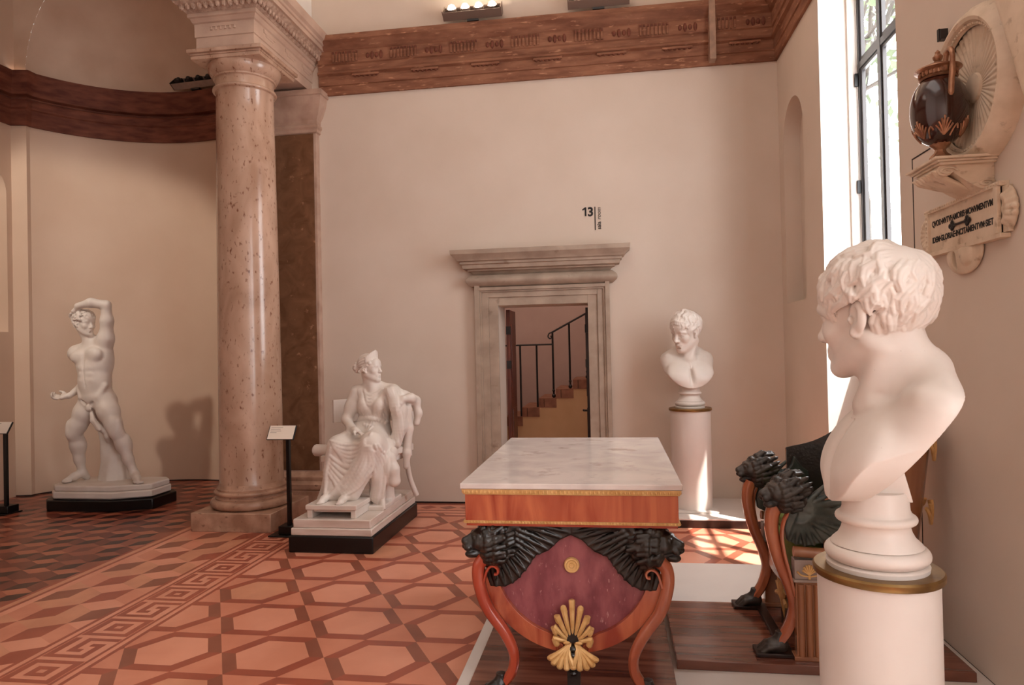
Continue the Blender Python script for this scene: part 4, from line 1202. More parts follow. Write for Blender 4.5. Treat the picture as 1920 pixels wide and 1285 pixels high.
    def cap(x, y, z):
        p = [x - hf.o[0], y - hf.o[1], z - hf.o[2]]; Mi = hf.M.T / c
        q = [Mi[i, 0] * p[0] + Mi[i, 1] * p[1] + Mi[i, 2] * p[2] for i in range(3)]
        k0 = np.sqrt((q[0] / .082) ** 2 + ((q[1] - .024) / .104) ** 2 + ((q[2] - .05) / .093) ** 2)
        ang = np.arctan2(q[0], q[2] - .03); rip = .0035 * np.sin(ang * 22 + q[1] * 60)
        d = (k0 - 1) * .085 * c + rip
        line = .040 + .45 * (q[1] + .05) * (-1)            # hairline plane: lower at the back
        return np.maximum(d, np.minimum((line - q[2]) * .7, .2) * c)
    H.func(cap, (-.12, -.16, 1.38), (.32, .24, 1.70), 0)
    bp = hf(0, .135, .018); H.ell(tuple(bp), (.042, .042, .038), .02)
    for i in range(9):
        a = i * .7; H.chain([hf(.03 * math.cos(a), .125, .018 + .03 * math.sin(a)), hf(.042 * math.cos(a + .6), .145, .018 + .042 * math.sin(a + .6)), hf(.02 * math.cos(a + 1.3), .178, .018 + .02 * math.sin(a + 1.3))], [.010, .012, .008], .003)
    for s in (-1, 1):                                     # side curls
        for i in range(6):
            H.ell(tuple(hf(s * (.070 + .004 * (i % 2)), -.045 + .022 * i, .050 - .014 * i)), (.017, .017, .017), .006)
    for i in range(15):                                   # diadem, highest over the brow
        a = -1.25 + 2.5 * i / 14; q = math.cos(a * .9)
        H.cone(hf(.080 * math.sin(a), -.070 * math.cos(a) + .012, .095 - .02 * abs(a)), hf(.084 * math.sin(a), -.076 * math.cos(a) + .012, .105 + .062 * q - .02 * abs(a)), .011, .007, .008)
    H.build('hair', M['marble'], sw, smooth=1)
woman()
# ------------------------------------------------------------------ display platforms and boards
XR_ = 1.668
pf = thing('display_platform', 'low white platform under the marble-topped table and the armchair', 'platform', (0, 0, 0))
b = MB(); b.box((-.757, 1.0, .003), (XR_, 5.03, .06)); b.build('deck', M['white_paint'], pf, bevel=.003)
pf2 = thing('display_platform', 'low white platform with dark edge along the back wall, under the far bust', 'platform', (0, 0, 0))
b = MB(); b.box((.10, 6.215, .0665), (XR_, 7.064, .08)); b.build('deck', M['white_paint'], pf2, bevel=.002)
b = MB(); b.box((.10, 6.21, .003), (XR_, 7.064, .0663)); b.build('edge', M['dark_wood'], pf2)
b = MB(); b.box((.50, 6.41, .0805), (.925, 6.84, .0995)); o = b.build('base_plate', M['white_paint'], None, bevel=.002); tag(o, 'flat white square plate under the far round pedestal', 'plate')
bd = MB(); bd.box((-.695, 1.9, .0605), (.255, 4.86, .0655)); tag(bd.build('floor_board', M['board_wood'], bevel=.001), 'glossy brown wooden board lying under the marble-topped table', 'board')
bd = MB(); bd.box((.272, 3.375, .0605), (1.60, 4.16, .105)); tag(bd.build('floor_board', M['board_wood'], bevel=.003), 'raised brown wooden board under the lion armchair', 'board')

# ------------------------------------------------------------------ lion masks
def lion_mesh(seed=1, h=.0036):
    S = Sdf((-.15, -.17, -.16), (.15, .15, .15), h); E = S.ell; C = S.cone
    E((0, .0, .015), (.066, .075, .064), .02)
    E((0, -.062, -.002), (.040, .055, .034), .02)
    E((0, -.112, .008), (.022, .014, .015), .008)
    C((0, -.05, .045), (0, -.110, .016), .016, .014, .015)
    for s in (-1, 1):
        E((s * .022, -.100, -.018), (.021, .022, .018), .008)
        C((s * .016, -.062, .047), (s * .048, -.048, .040), .012, .012, .012)
        E((s * .031, -.068, .026), (.011, .010, .009), .003)
        E((s * .030, -.072, .036), (.014, .008, .006), .006)
        E((s * .045, -.035, .0), (.030, .040, .035), .02)
        E((s * .058, .0, .062), (.020, .014, .022), .008)
    E((0, -.078, -.054), (.026, .034, .017), .012); C((0, -.03, -.052), (0, -.085, -.054), .026, .018, .012)
    S.cone((-.03, -.116, -.039), (.03, -.116, -.039), .006, .006, .004, 's')
    rg = random.Random(seed)
    for ring, (r0, y0, r1, y1) in enumerate(((.060, -.030, .098, .020), (.074, .004, .112, .065), (.070, .040, .100, .115))):
        n = (22, 26, 22)[ring]
        for i in range(n):
            a = 2 * PI * (i + .5 * ring) / n + rg.uniform(-.1, .1); k = rg.uniform(.85, 1.12)
            dz = -.012 * (1 if ring < 2 else 0)
            P = lambda r, y, da=0: (r * math.cos(a + da) * .95, y, r * math.sin(a + da) * .98 + dz)
            tw = rg.uniform(.1, .35)
            S.chain([P(r0, y0), P((r0 + r1) / 2 * 1.10, (y0 + y1) / 2 - .012, tw * .5), P(r1 * k, y1, tw), P(r1 * k * .93, y1 + .025, tw * 1.5)], [.016, .0165, .012, .004], .003)
    E((0, .07, -.01), (.085, .07, .085), .01)
    return S.mesh(1)
def put_mesh(name, data, mat, parent, loc, rot, sc=1.0):
    if isinstance(data, bpy.types.Mesh): o = bpy.data.objects.new(name, data); COL.objects.link(o); o.parent = parent
    else: o = np_obj(name, data[0], data[1], mat, parent)
    o.location = loc; o.rotation_euler = rot; o.scale = (sc,) * 3
    return o
LV = lion_mesh()
def paw(mb_name, mat, parent, loc, ang, sc=1.0):
    S = Sdf((-.10, -.13, -.005), (.10, .10, .12), .0045)
    S.ell((0, .0, .040), (.044, .060, .040), .02); S.cone((0, .03, .05), (0, .03, .11), .036, .026, .03)
    for i in range(4):
        x = -.036 + .024 * i; y = -.052 + .010 * abs(i - 1.5)
        S.chain([(x * .8, y + .05, .05), (x, y, .040), (x * 1.05, y - .030, .018)], [.018, .017, .013], .006)
        S.cone((x * 1.05, y - .038, .016), (x * 1.05, y - .052, .004), .007, .002, .002)
    S.box((0, .0, -.002), (.05, .07, .006), .004)
    V, F = S.mesh(1); V[:, 2] = np.maximum(V[:, 2], 0)
    o = np_obj(mb_name, V, F, mat, parent, loc); o.rotation_euler = (0, 0, ang); o.scale = (sc,) * 3
    return o
def poly_sdf(S, poly, y0, y1, k=.004, rd=.006, op='u'):
    """slab with outline poly in the x-z plane between y0 and y1"""
    P = np.array(poly, np.float32); lo = P.min(0) - .03; hi = P.max(0) + .03
    def fn(x, y, z):
        X = x[:, 0, 0][:, None]; Z = z[0, 0, :][None, :]
        d = np.full((X.shape[0], Z.shape[1]), 1e9, np.float32); sg = np.zeros(d.shape, bool)
        n = len(P)
        for i in range(n):
            a, b = P[i], P[(i + 1) % n]; e = b - a
            wx, wz = X - a[0], Z - a[1]; t = np.clip((wx * e[0] + wz * e[1]) / (e @ e + 1e-12), 0, 1)
            d = np.minimum(d, (wx - t * e[0]) ** 2 + (wz - t * e[1]) ** 2)
            c = ((a[1] > Z) != (b[1] > Z)) & (X < (b[0] - a[0]) * (Z - a[1]) / (b[1] - a[1] + 1e-12) + a[0]); sg ^= c
        d = np.sqrt(d) * np.where(sg, -1, 1)
        q1 = d[:, None, :] + rd; q2 = np.abs(y - (y0 + y1) / 2) - (y1 - y0) / 2 + rd
        return np.sqrt(np.maximum(q1, 0) ** 2 + np.maximum(q2, 0) ** 2) + np.minimum(np.maximum(q1, q2), 0) - rd
    S.func(fn, (lo[0], y0 - .03, lo[1]), (hi[0], y1 + .03, hi[1]), k, op)

# ------------------------------------------------------------------ the table
TX, TY, TZ = -.2135, 3.962, .0655
tb = thing('table', 'mahogany table with white marble top and black lion supports, in the foreground', 'table', (TX * .96, TY * .96, 1.62 - (1.62 - TZ) * .96))
tb.scale = (.96,) * 3
HX, HY = .512, .818
t = MB(); t.box((-HX, -HY, .900), (HX, HY, .927)); t.build('tabletop', M['table_marble'], tb, bevel=.005)
t = MB(); t.box((-.492, -.798, .745), (.492, .798, .872)); t.build('apron', M['mahogany'], tb, bevel=.002)
def bead_rail(name, hx, hy, z, h, r, over):
    g = MB(); g.sweep([(-hx, -hy), (hx, -hy), (hx, hy), (-hx, hy)], [(-.02, z), (over * .4, z), (over, z + h), (-.02, z + h)], closed=True)
    step = r * 2.6
    n = int(2 * hx / step)
    for i in range(n + 1):
        x = -hx + 2 * hx * i / n
        g.ball((x, -hy - over * .62, z + h * .5), (r * .9, r, r * 1.15), 6, 4); g.ball((x, hy + over * .62, z + h * .5), (r * .9, r, r * 1.15), 6, 4)
    n = int(2 * hy / step)
    for i in range(n + 1):
        y = -hy + 2 * hy * i / n
        for s in (-1, 1): g.ball((s * (hx + over * .62), y, z + h * .5), (r, r * .9, r * 1.15), 6, 4)
    g.build(name, M['gilt'], tb)
bead_rail('beaded_moulding', .492, .798, .873, .026, .0075, .014)
bead_rail('beaded_moulding', .492, .798, .737, .014, .0058, .008)
t = MB(); t.box((-.488, -.792, .724), (.488, .792, .7365)); t.build('lower_rail', M['mahogany_red'], tb)
t = MB(); t.box((-.40, -.74, .700), (.40, .74, .724)); t.build('underframe', M['ebony'], tb)
ZC = .629 - TZ
def table_end():
    """one end support, built at the -y end; returned as a list of parts"""
    parts = []; y0 = -.735
    z0 = .016 - TZ * 0
    # porphyry field
    n = 40; R1 = .385
    half = [(R1 * math.cos(PI + PI * k / n), ZC + R1 * math.sin(PI + PI * k / n)) for k in range(n + 1)] + [(R1, .70), (-R1, .70)]
    m = MB(); m.prism(half, 'y', y0 + .012, y0 + .045); parts.append(m.build('porphyry_panel', M['porphyry'], tb))
    # curved mahogany band with scrolled ends
    m = MB()
    for s in (-1, 1):
        pts_o = []; pts_i = []
        for k in range(31):
            a = R(8 + (84 - 8) * k / 30); w = 1 if k < 26 else 1 - .28 * (k - 25) / 5
            pts_o.append((s * .438 * math.cos(a), ZC - .438 * math.sin(a))); pts_i.append((s * (.438 - .072 * w) * math.cos(a), ZC - (.438 - .072 * w) * math.sin(a)))
        m.prism(pts_o + pts_i[::-1], 'y', y0 - .018, y0 + .05)
        cx, cz = s * .056, ZC - .408
        m.tube([(cx + s * r * math.cos(q), y0 - .022, cz + r * math.sin(q)) for q, r in [(-2.2 + .35 * i, .026 - .0013 * i) for i in range(17)]], .0062, seg=6)
    parts.append(m.build('curved_band', M['mahogany'], tb, bevel=.003))
    for s in (-1, 1):
        # wing
        S = Sdf((-.44 if s < 0 else -.03, y0 - .06, .40), (.03 if s < 0 else .44, y0 + .05, .76), .0042)
        W = [(.296, .80), (-.006, .80), (-.004, .742), (.052, .716), (.108, .664), (.168, .640), (.205, .585), (.262, .52), (.315, .49), (.39, .489), (.41, .55), (.40, .66), (.36, .76)]
        W = [(s * x, min(z - TZ, .722)) for x, z in W]
        poly_sdf(S, W, y0 - .020, y0 + .02, rd=.008)
        T = [(.012, .755), (.045, .728), (.082, .695), (.112, .672), (.150, .652), (.176, .635), (.196, .605), (.218, .572), (.245, .540), (.280, .512), (.318, .497), (.36, .494)]
        for i, (x, z) in enumerate(T):
            x0, z0_ = .24 + .011 * i, .805 - .017 * i
            for lay, f in ((0, 1.0), (1, .66), (2, .36)):
                ex, ez = x0 + (x - x0) * f, z0_ + (z - z0_) * f
                mx, mz = (x0 + ex) / 2 + .012, (z0_ + ez) / 2 + .012
                P = [(s * x0, y0 - .022 - .008 * lay, min(z0_ - TZ, .722)), (s * mx, y0 - .026 - .008 * lay, min(mz - TZ, .722)), (s * ex, y0 - .016 - .009 * lay, min(ez - TZ, .722))]
                S.chain(P, [.006, .0125, .007], .003)
        S.chain([(s * a_, y0 - .035, min(b_ - TZ, .722)) for a_, b_ in ((.24, .79), (.275, .785), (.293, .75), (.285, .70), (.298, .655), (.335, .622), (.375, .605), (.405, .60))], [.014, .020, .022, .022, .020, .018, .016, .012], .006)
        parts.append(S.build('wing', M['ebony'], tb))
        # lion head on its curved leg
        lo = put_mesh('lion_head', LV if not isinstance(LV, tuple) else LV, M['ebony'], tb, (s * .402, -.752, .641), (0, R(4) * s, s * R(66)), .95)
        parts.append(lo)
        P = spline([(s * .405, .575), (s * .436, .53), (s * .434, .445), (s * .398, .335), (s * .318, .222), (s * .277, .128), (s * .284, .050), (s * .325, -.008), (s * .365, -.034)], 6)
        m = MB(); m.ribbon([(x, -.778, z) for x, z in P], .062, [.060 - .014 * min(1, i / 30) for i in range(len(P))], side=(0, 1, 0))
        q = [(s * (.392 - .0 * i), .55) for i in range(1)]
        vol = [(s * .412, .455), (s * .400, .50), (s * .385, .527), (s * .362, .535), (s * .343, .520), (s * .345, .500), (s * .360, .497)]
        m.ribbon([(x, -.790, z) for x, z in spline(vol, 4)], .026, .013, side=(0, 1, 0))
        lg = m.build('leg', M['mahogany_red'] if s < 0 else M['leg_wood'], tb, angle=50); parts.append(lg)
        pw = paw('paw', M['ebony'], lg, (s * .362, -.800, -.0645), s * R(58), .85)
    # rosette, palmettes
    m = MB(); Mr = Matrix.Rotation(R(90), 4, 'X')
    m.lathe([(0, .018), (.010, .018), (.013, .012), (.022, .012), (.026, .016), (.033, .016), (.037, .008), (.037, 0)], c=(0, y0 + .01, .529), seg=28, M=Mr)
    parts.append(m.build('rosette', M['gilt'], tb))
    m = MB()
    for k in range(-4, 5):
        a = R(27 * k); c = math.cos(a); sn = math.sin(a)
        ex, ez = .086 * sn, .238 + .115 * c + (.022 if k == 0 else 0)
        P = spline([(.005 * k, y0 - .032, .190), (.45 * ex + .004 * k, y0 - .044, .19 + (ez - .19) * .45), (ex, y0 - .046, ez), (ex * .93, y0 - .042, ez - .022 * abs(sn) - .004)], 4)
        m.tube(P, [.0055 + .0095 * min(1, i / 8) for i in range(len(P))], seg=8)
        m.ball(P[-1], (.0155, .012, .0155), 8, 6)
    for s in (-1, 1):
        for k in range(5):
            a = R(-18 - 24 * k)
            P = spline([(s * .012, y0 - .035, .178), (s * (.030 + .030 * math.cos(a)), y0 - .050, .150 + .02 * math.sin(a)), (s * (.030 + .078 * math.cos(a)), y0 - .058, .135 + .062 * math.sin(a))], 4)
            m.tube(P, [.006 + .009 * (i / (len(P) - 1)) for i in range(len(P))], seg=8); m.ball(P[-1], (.016, .012, .014), 8, 6)
        m.ball((s * .028, y0 - .035, .183), (.022, .016, .012), 8, 6)
    parts.append(m.build('palmette', M['gilt'], tb))
    m = MB(); m.prism([(-.030, .186), (.030, .186), (.016, .235), (0, .262), (-.016, .235)], 'y', y0 - .045, y0 - .01)
    for k in range(5): m.ball((0, y0 - .030, .155 - .028 * k), (.024 - .002 * abs(k - 2), .030, .018), 8, 6)
    m.box((-.03, y0 - .03, -.0645), (.03, y0 + .03, .16))
    parts.append(m.build('foot_leaf', M['ebony'], tb))
    return parts
pe = table_end()
for o in pe:                                             # the other end, turned round
    c = o.copy(); COL.objects.link(c); c.parent = tb
    Mx = Matrix.Rotation(PI, 4, 'Z') @ o.matrix_basis; c.matrix_basis = Mx
    for g in list(o.children):
        d = g.copy(); COL.objects.link(d); d.parent = c

# ------------------------------------------------------------------ the armchair
AX, AY, AZ = 1.15, 3.80, .105
ac = thing('armchair', 'tub armchair with black lion-headed legs, spiral scrolls and winged arms, behind the near bust', 'armchair', (AX, AY, AZ))
def L3(x, y, z): return (x - AX, y - AY, z - AZ)
LVm = [o for o in pe if o.name.startswith('lion_head')][0].data.copy(); LVm.materials[0] = M['bronze_black']
for yy, first in ((3.50, True), (4.10, False)):
    prof_ = [(.772, .83), (.752, .77), (.752, .69), (.780, .56), (.828, .431), (.846, .33), (.820, .235), (.775, .165)]
    P = spline(prof_, 6)
    m = MB(); m.ribbon([L3(x, yy, z) for x, z in P], .066, [.064 - .020 * i / len(P) for i in range(len(P))], side=(0, 1, 0))
    sc_ = spline([(.843, .40), (.822, .50), (.800, .60), (.790, .69), (.803, .765), (.835, .808), (.872, .815), (.897, .793), (.897, .762), (.874, .748), (.856, .765), (.862, .785), (.876, .784)], 5)
    yo = yy - .036 if first else yy + .036
    m.ribbon([L3(x, yo, z) for x, z in sc_], .034, .017, side=(0, 1, 0))
    lg = m.build('leg', M['leg_wood'], ac, angle=50)
    paw('paw', M['bronze_black'], lg, L3(.752, yy, AZ), R(-90), .92)
    put_mesh('lion_head', LVm, None, ac, L3(.800, yy - (.01 if first else -.01), .892), (R(6), 0, R(-78) if first else R(-84)), .88)
    S = Sdf((.72, min(yy - .10, yo - .05), .58), (1.16, max(yy + .10, yo + .05), 1.03), .0046)
    W = [(.80, .727), (.822, .817), (.853, .869), (.89, .882), (.926, .862), (.962, .87), (1.0, .921), (1.016, .972), (1.034, .947), (1.06, .909), (1.095, .884), (1.099, .853), (1.07, .825), (1.065, .802), (1.102, .77), (1.097, .737), (1.055, .723), (1.018, .692), (.969, .658), (.908, .642), (.847, .651), (.808, .67)]
    ya, yb = (yy - .055, yy - .012) if first else (yy + .012, yy + .055)
    poly_sdf(S, W, ya, yb, rd=.009)
    yf = ya if first else yb; sg = -1 if first else 1
    tips = [(1.016, .960), (1.05, .915), (1.088, .878), (1.092, .858), (1.058, .822), (1.05, .80), (1.092, .765), (1.09, .742), (1.05, .727), (1.015, .698), (.968, .664), (.93, .652), (.89, .648), (.85, .656), (.82, .672)]
    for i, (x, z) in enumerate(tips):
        x0, z0_ = .875 - .010 * (i / 14), .835 - .05 * (i / 14)
        for lay, f in ((0, 1.0), (1, .72), (2, .48)):
            ex, ez = x0 + (x - x0) * f, z0_ + (z - z0_) * f
            S.chain([(x0, yf + sg * .002, z0_), ((x0 + ex) / 2, yf + sg * (.006 + .006 * lay), (z0_ + ez) / 2), (ex, yf + sg * (.001 + .005 * lay), ez)], [.007, .0125, .008], .003)
    V, F = S.mesh(1); V = V - np.array((AX, AY, AZ), np.float32)
    np_obj('wing', V, F, M['wing_bronze'], ac)
# seat drum, green upholstery, rail
def half_tub(r0x, r0y, zf, n=40, a0=-PI / 2, a1=PI / 2):
    return [(1.10 + r0x * math.cos(a0 + (a1 - a0) * k / n), 3.80 + r0y * math.sin(a0 + (a1 - a0) * k / n)) for k in range(n + 1)]
front = [(.86, 4.07), (.835, 3.95), (.825, 3.80), (.835, 3.65), (.86, 3.53)]
seat = [(p[0] - AX, p[1] - AY) for p in spline(front, 5)] + [(x - AX, y - AY) for x, y in half_tub(.33, .27, 0)]
m = MB(); m.prism(seat, 'z', .475 - AZ, .66 - AZ); m.prism([(x * .96, y * .96) for x, y in seat], 'z', .66 - AZ, .735 - AZ); m.build('seat_cushion', M['green_silk'], ac, bevel=.02)
m = MB(); m.prism([(x * 1.02, y * 1.04) for x, y in seat], 'z', .40 - AZ, .474 - AZ); m.build('seat_rail', M['chair_wood'], ac, bevel=.006)
# curved back: wooden outside, black inside, crest
def tub(name, mat, d0, d1, z_low, rim, mat_i=None):
    m = MB(); n = 48; vs = []
    for k in range(n + 1):
        a = -PI / 2 + PI * k / n
        zt = rim(a)
        for d, z in ((d0, z_low), (d1, z_low), (d1, zt), (d0, zt)):
            dd = d - (.10 if z == z_low else 0)
            vs.append((.98 - AX + (.57 + dd) * math.cos(a), (.345 + dd * .4) * math.sin(a), z - AZ))
    fs = [(4 * k + q, 4 * k + (q + 1) % 4, 4 * k + 4 + (q + 1) % 4, 4 * k + 4 + q) for k in range(n) for q in range(4)]
    m.add(vs, fs, 0, True); m.add(vs, [(0, 1, 2, 3), tuple(range(4 * n, 4 * n + 4))])
    return m.build(name, mat, ac, angle=40)
def rim(a): 
    c = math.cos(a); return 1.035 + .145 * min(1, max(0, (c - .10) / .48)) ** 1.8 - .16 * max(0, (.22 - c) / .22) ** 2 * (1 if a < 0 else .12)
tub('back_shell', M['chair_wood'], .012, .05, .40, lambda a: rim(a) - .006)
tub('back_lining', M['ebony'], -.022, .0115, .48, rim)
m = MB(); n = 30
for k in range(n):
    a, a2 = -1.05 + 2.1 * k / n, -1.05 + 2.1 * (k + 1) / n
    def q(an, d, z): return (.98 - AX + (.57 + d) * math.cos(an), (.345 + d) * math.sin(an), z - AZ)
    za, zb = rim(a), rim(a2)
    m.add([q(a, -.03, za - .05), q(a2, -.03, zb - .05), q(a2, -.03, zb + .008), q(a, -.03, za + .008), q(a, .06, za - .05), q(a2, .06, zb - .05), q(a2, .06, zb + .008), q(a, .06, za + .008)],
          [(0, 1, 2, 3), (5, 4, 7, 6), (3, 2, 6, 7), (1, 0, 4, 5)])
    m.ball(q(a, -.032, za - .02), (.010, .010, .014), 6, 4)
m.add([q(-1.05, -.03, rim(1.05) - .05), q(-1.05, -.03, rim(1.05) + .008), q(-1.05, .06, rim(1.05) + .008), q(-1.05, .06, rim(1.05) - .05)], [(0, 1, 2, 3)])
m.add([q(1.05, -.03, rim(1.05) - .05), q(1.05, -.03, rim(1.05) + .008), q(1.05, .06, rim(1.05) + .008), q(1.05, .06, rim(1.05) - .05)], [(0, 1, 2, 3)])
m.build('crest_rail', M['mahogany_red'], ac, fix=False)
for sy in (-1, 1):                                       # gilt mounts on the back shell
    for zb in (.70, 1.02):
        m = MB()
        for k in range(5):
            a = sy * .30 + R(-10 + 5 * k); o_ = -.02 if zb < 1 else 0
            m.tube(spline([(.98 - AX + (.623 + o_) * math.cos(sy * .30), (.398 + o_) * math.sin(sy * .30), zb - AZ), (.98 - AX + (.630 + o_) * math.cos(a), (.404 + o_) * math.sin(a), zb + .06 - AZ), (.98 - AX + (.628 + o_) * math.cos(a + R(2 * (k - 2))), (.402 + o_) * math.sin(a + R(2 * (k - 2))), zb + .12 - AZ - .012 * abs(k - 2))], 4), .009, seg=6)
        m.build('gilt_mount', M['gilt'], ac)
for sy in (-1, 1):                                       # plain sabre legs at the back
    m = MB(); m.ribbon(spline([(1.36 - AX, sy * .20, .33), (1.36 - AX, sy * .20, .22), (1.385 - AX, sy * .205, .11), (1.43 - AX, sy * .215, .0)], 5), .05, .05, side=(0, 1, 0)); m.build('leg', M['leg_wood'], ac, angle=50)
# fluted side supports with plaques
for sy in (-1, 1):
    m = MB(); y_ = .37 * sy
    ya, yb = min(y_, y_ - .05 * sy), max(y_, y_ - .05 * sy)
    m.box((.84 - AX, ya, 0), (1.03 - AX, yb, .372))
    for k in range(5):
        m.lathe([(0, .02), (.016, .02), (.016, .36), (0, .365)], c=(.862 - AX + .037 * k, y_, 0), seg=12)
    m.box((.825 - AX, ya - .012, 0), (1.045 - AX, yb + .012, .02))
    sp = m.build('side_support', M['chair_wood'], ac, bevel=.002)
    m = MB(); m.box((.835 - AX, ya - .006, .386), (1.035 - AX, yb + .006, .478)); m.box((.830 - AX, ya - .010, .372), (1.04 - AX, yb + .010, .385)); m.build('plaque', M['grey_plaque'], sp, bevel=.002)
    m = MB(); yo = y_ + sy * .012
    for k in range(-3, 4):
        a = R(26 * k); m.tube([(.90 - AX, yo, .410), (.90 - AX + .030 * math.sin(a), yo + sy * .002, .425 + .034 * max(.2, math.cos(a)))], [.003, .006], seg=6)
    m.tube(spline([(.845 - AX, yo, .425), (.865 - AX, yo, .408), (.90 - AX, yo, .402), (.935 - AX, yo, .408), (.955 - AX, yo, .425)], 4), .004, seg=6)
    m.tube([(.90 - AX, yo, .39), (.90 - AX, yo, .412)], .006, seg=6)
    m.build('gilt_palmette', M['gilt'], sp)
    m = MB(); m.tube(spline([L3(.835, AY + y_ * .97, .62), L3(.95, AY + y_ * .99, .615), L3(1.10, AY + y_, .62), L3(1.3, AY + y_ * .9, .62)], 6), .026, seg=10); m.build('side_rail', M['chair_wood'], ac)
m = MB(); m.box((.655 - AX, -.36, 0), (.83 - AX, -.25, .018)); m.box((.655 - AX, .25, 0), (.83 - AX, .36, .018)); m.box((.78 - AX, -.25, 0), (.83 - AX, .25, .018)); m.build('base_rail', M['dark_wood'], ac, bevel=.003)
m = MB()
for k in range(-3, 4):
    a = R(24 * k); m.tube(spline([(.875 - AX, .0, .05), (.862 - AX, .035 * math.sin(a) * 1.2, .16), (.858 - AX, .11 * math.sin(a), .10 + .19 * math.cos(a))], 4), [.006 + .001 * i for i in range(9)], seg=8)
m.build('palmette', M['gilt'], ac)
m = MB(); m.box((.868 - AX, -.07, .0), (.90 - AX, .07, .30)); m.build('centre_post', M['ebony'], ac, bevel=.006)

# ------------------------------------------------------------------ label stands
def label_stand(loc, rz, label, group=None, hgt=.86):
    t = thing('label_stand', label, 'label stand', loc, rz, group)
    m = MB(); m.box((-.16, -.10, 0), (.075, .12, .012)); m.box((-.085, -.05, .012), (.06, .09, .085)); m.build('foot', M['black'], t, bevel=.004)
    m = MB(); m.box((-.0165, -.0165, .085), (.0165, .0165, hgt)); m.build('post', M['black'], t, bevel=.002)
    Mt = Matrix.Translation((-.05, -.02, hgt + .055)) @ Matrix.Rotation(R(-32), 4, 'X')
    m = MB(); m.box((-.128, -.006, -.068), (.128, .010, .068), M=Mt); m.build('panel', M['black'], t, bevel=.002)
    m = MB(); m.box((-.120, -.0085, -.066), (.120, -.0062, .066), M=Mt)
    for i in range(4): m.box((-.105, -.0092, .045 - .017 * i), (-.105 + (.11, .09, .10, .06)[i], -.0087, .049 - .017 * i), 1, M=Mt)
    m.build('text_card', [M['paper'], M['grey_plaque']], t)
    return t
label_stand((-2.895, 5.77, 0), 0, 'black label stand with tilted white card between the column and the seated statue')
label_stand((-6.36, 6.36, 0), 0, 'black label stand at the left edge, beside the standing statue', None, .85)
# ------------------------------------------------------------------ memorial pieces on the right wall
XW = XR - .012
# urn on its bracket
br = thing('wall_bracket', 'carved white marble scroll bracket on the right wall, under the dark urn', 'bracket', (XW, 3.36, 2.420)); br.scale = (1.2, .97, .56)
m = MB()
for z0, z1, o in ((-.022, 0, .0), (-.040, -.022, -.012), (-.060, -.040, -.022)): m.box((-.215 - o, -.16 - o, z0), (0, .16 + o, z1))
m.build('shelf', M['aged_marble'], br, bevel=.004)
m = MB()
outl = spline([(-.185, -.060), (-.195, -.105), (-.180, -.140), (-.150, -.135), (-.145, -.110), (-.120, -.150), (-.090, -.200), (-.055, -.245), (-.020, -.262), (0, -.262)], 5)
m.prism([(x, z) for x, z in outl] + [(0, -.06)], 'y', -.115, .115)
for s in (-1, 1):
    for (cx, cz, r) in ((-.158, -.108, .034), (-.030, -.215, .030)):
        m.tube([(cx + r * (1 - .05 * i) * math.cos(.5 * i), s * .118, cz + r * (1 - .05 * i) * math.sin(.5 * i)) for i in range(18)], .006, seg=6)
m.build('console', M['aged_marble'], br, bevel=.004)
S = Sdf((-.25, -.14, -.28), (.02, .14, -.05), .0045)
for k in range(-3, 4):
    S.chain([(-.05, .012 * k, -.235), (-.12, .022 * k, -.185), (-.175, .030 * k, -.135), (-.20, .034 * k, -.10)], [.012, .017, .018, .010], .004)
S.build('acanthus_leaf', M['aged_marble'], br)

un = thing('urn', 'dark brown urn with gilt bronze mounts and lid on the wall bracket', 'urn', (1.500, 3.36, 2.4205)); un.scale = (.97, .97, 1.09)
M['urn_dark'] = mk('urn_dark', rgb(46, 20, 14), rgb(64, 28, 20), scale=5, rough=0.16, coat=.5)
M['bronze'] = mk('bronze', rgb(184, 138, 108), rgb(138, 94, 70), scale=22, rough=0.3, metal=.6, bump=.3, bscale=60)
m = MB(); pr = [(.028, .075)]
for k in range(25):
    t = k / 24; a = -PI / 2 + PI * t
    pr.append((max(.028 if t < .5 else .068, .121 * math.cos(a) ** .9 if abs(math.cos(a)) > 1e-6 else 0), .225 + .152 * math.sin(a)))
pr = [(r, z) for r, z in pr if .075 <= z <= .372] + [(.066, .372), (.064, .395)]
m.lathe(pr, seg=56); m.build('body', M['urn_dark'], un)
m = MB(); m.box((-.05, -.05, 0), (.05, .05, .016)); m.lathe([(0, .016), (.046, .016), (.048, .024), (.040, .034), (.026, .046), (.022, .058), (.030, .066), (.040, .074), (.046, .084), (.040, .09)], seg=32, wob=lambda a, z: 1 + .05 * math.cos(12 * a)); m.build('foot', M['bronze'], un)
m = MB(); m.lathe([(.075, 0.3520), (.082, 0.3563), (.076, 0.3621), (.070, 0.3686), (.074, 0.3830), (.086, 0.3880), (.098, 0.3923), (.096, 0.3981), (.078, 0.4010), (.060, 0.4125), (.036, 0.4211), (.018, 0.4262), (.014, 0.4312)], seg=48); 
for k in range(24): a = 2 * PI * k / 24; m.ball((.076 * math.cos(a), .076 * math.sin(a), .376), (.008, .008, .012), 6, 4)
m.build('neck_mount', M['bronze'], un)
m = MB(); m.lathe([(0, 0.4283), (.012, 0.4312), (.020, 0.4406), (.022, 0.4499), (.014, 0.4600), (.010, 0.4643), (.012, 0.4686), (.006, 0.4758), (0, 0.4802)], seg=20); m.build('finial', M['bronze'], un)
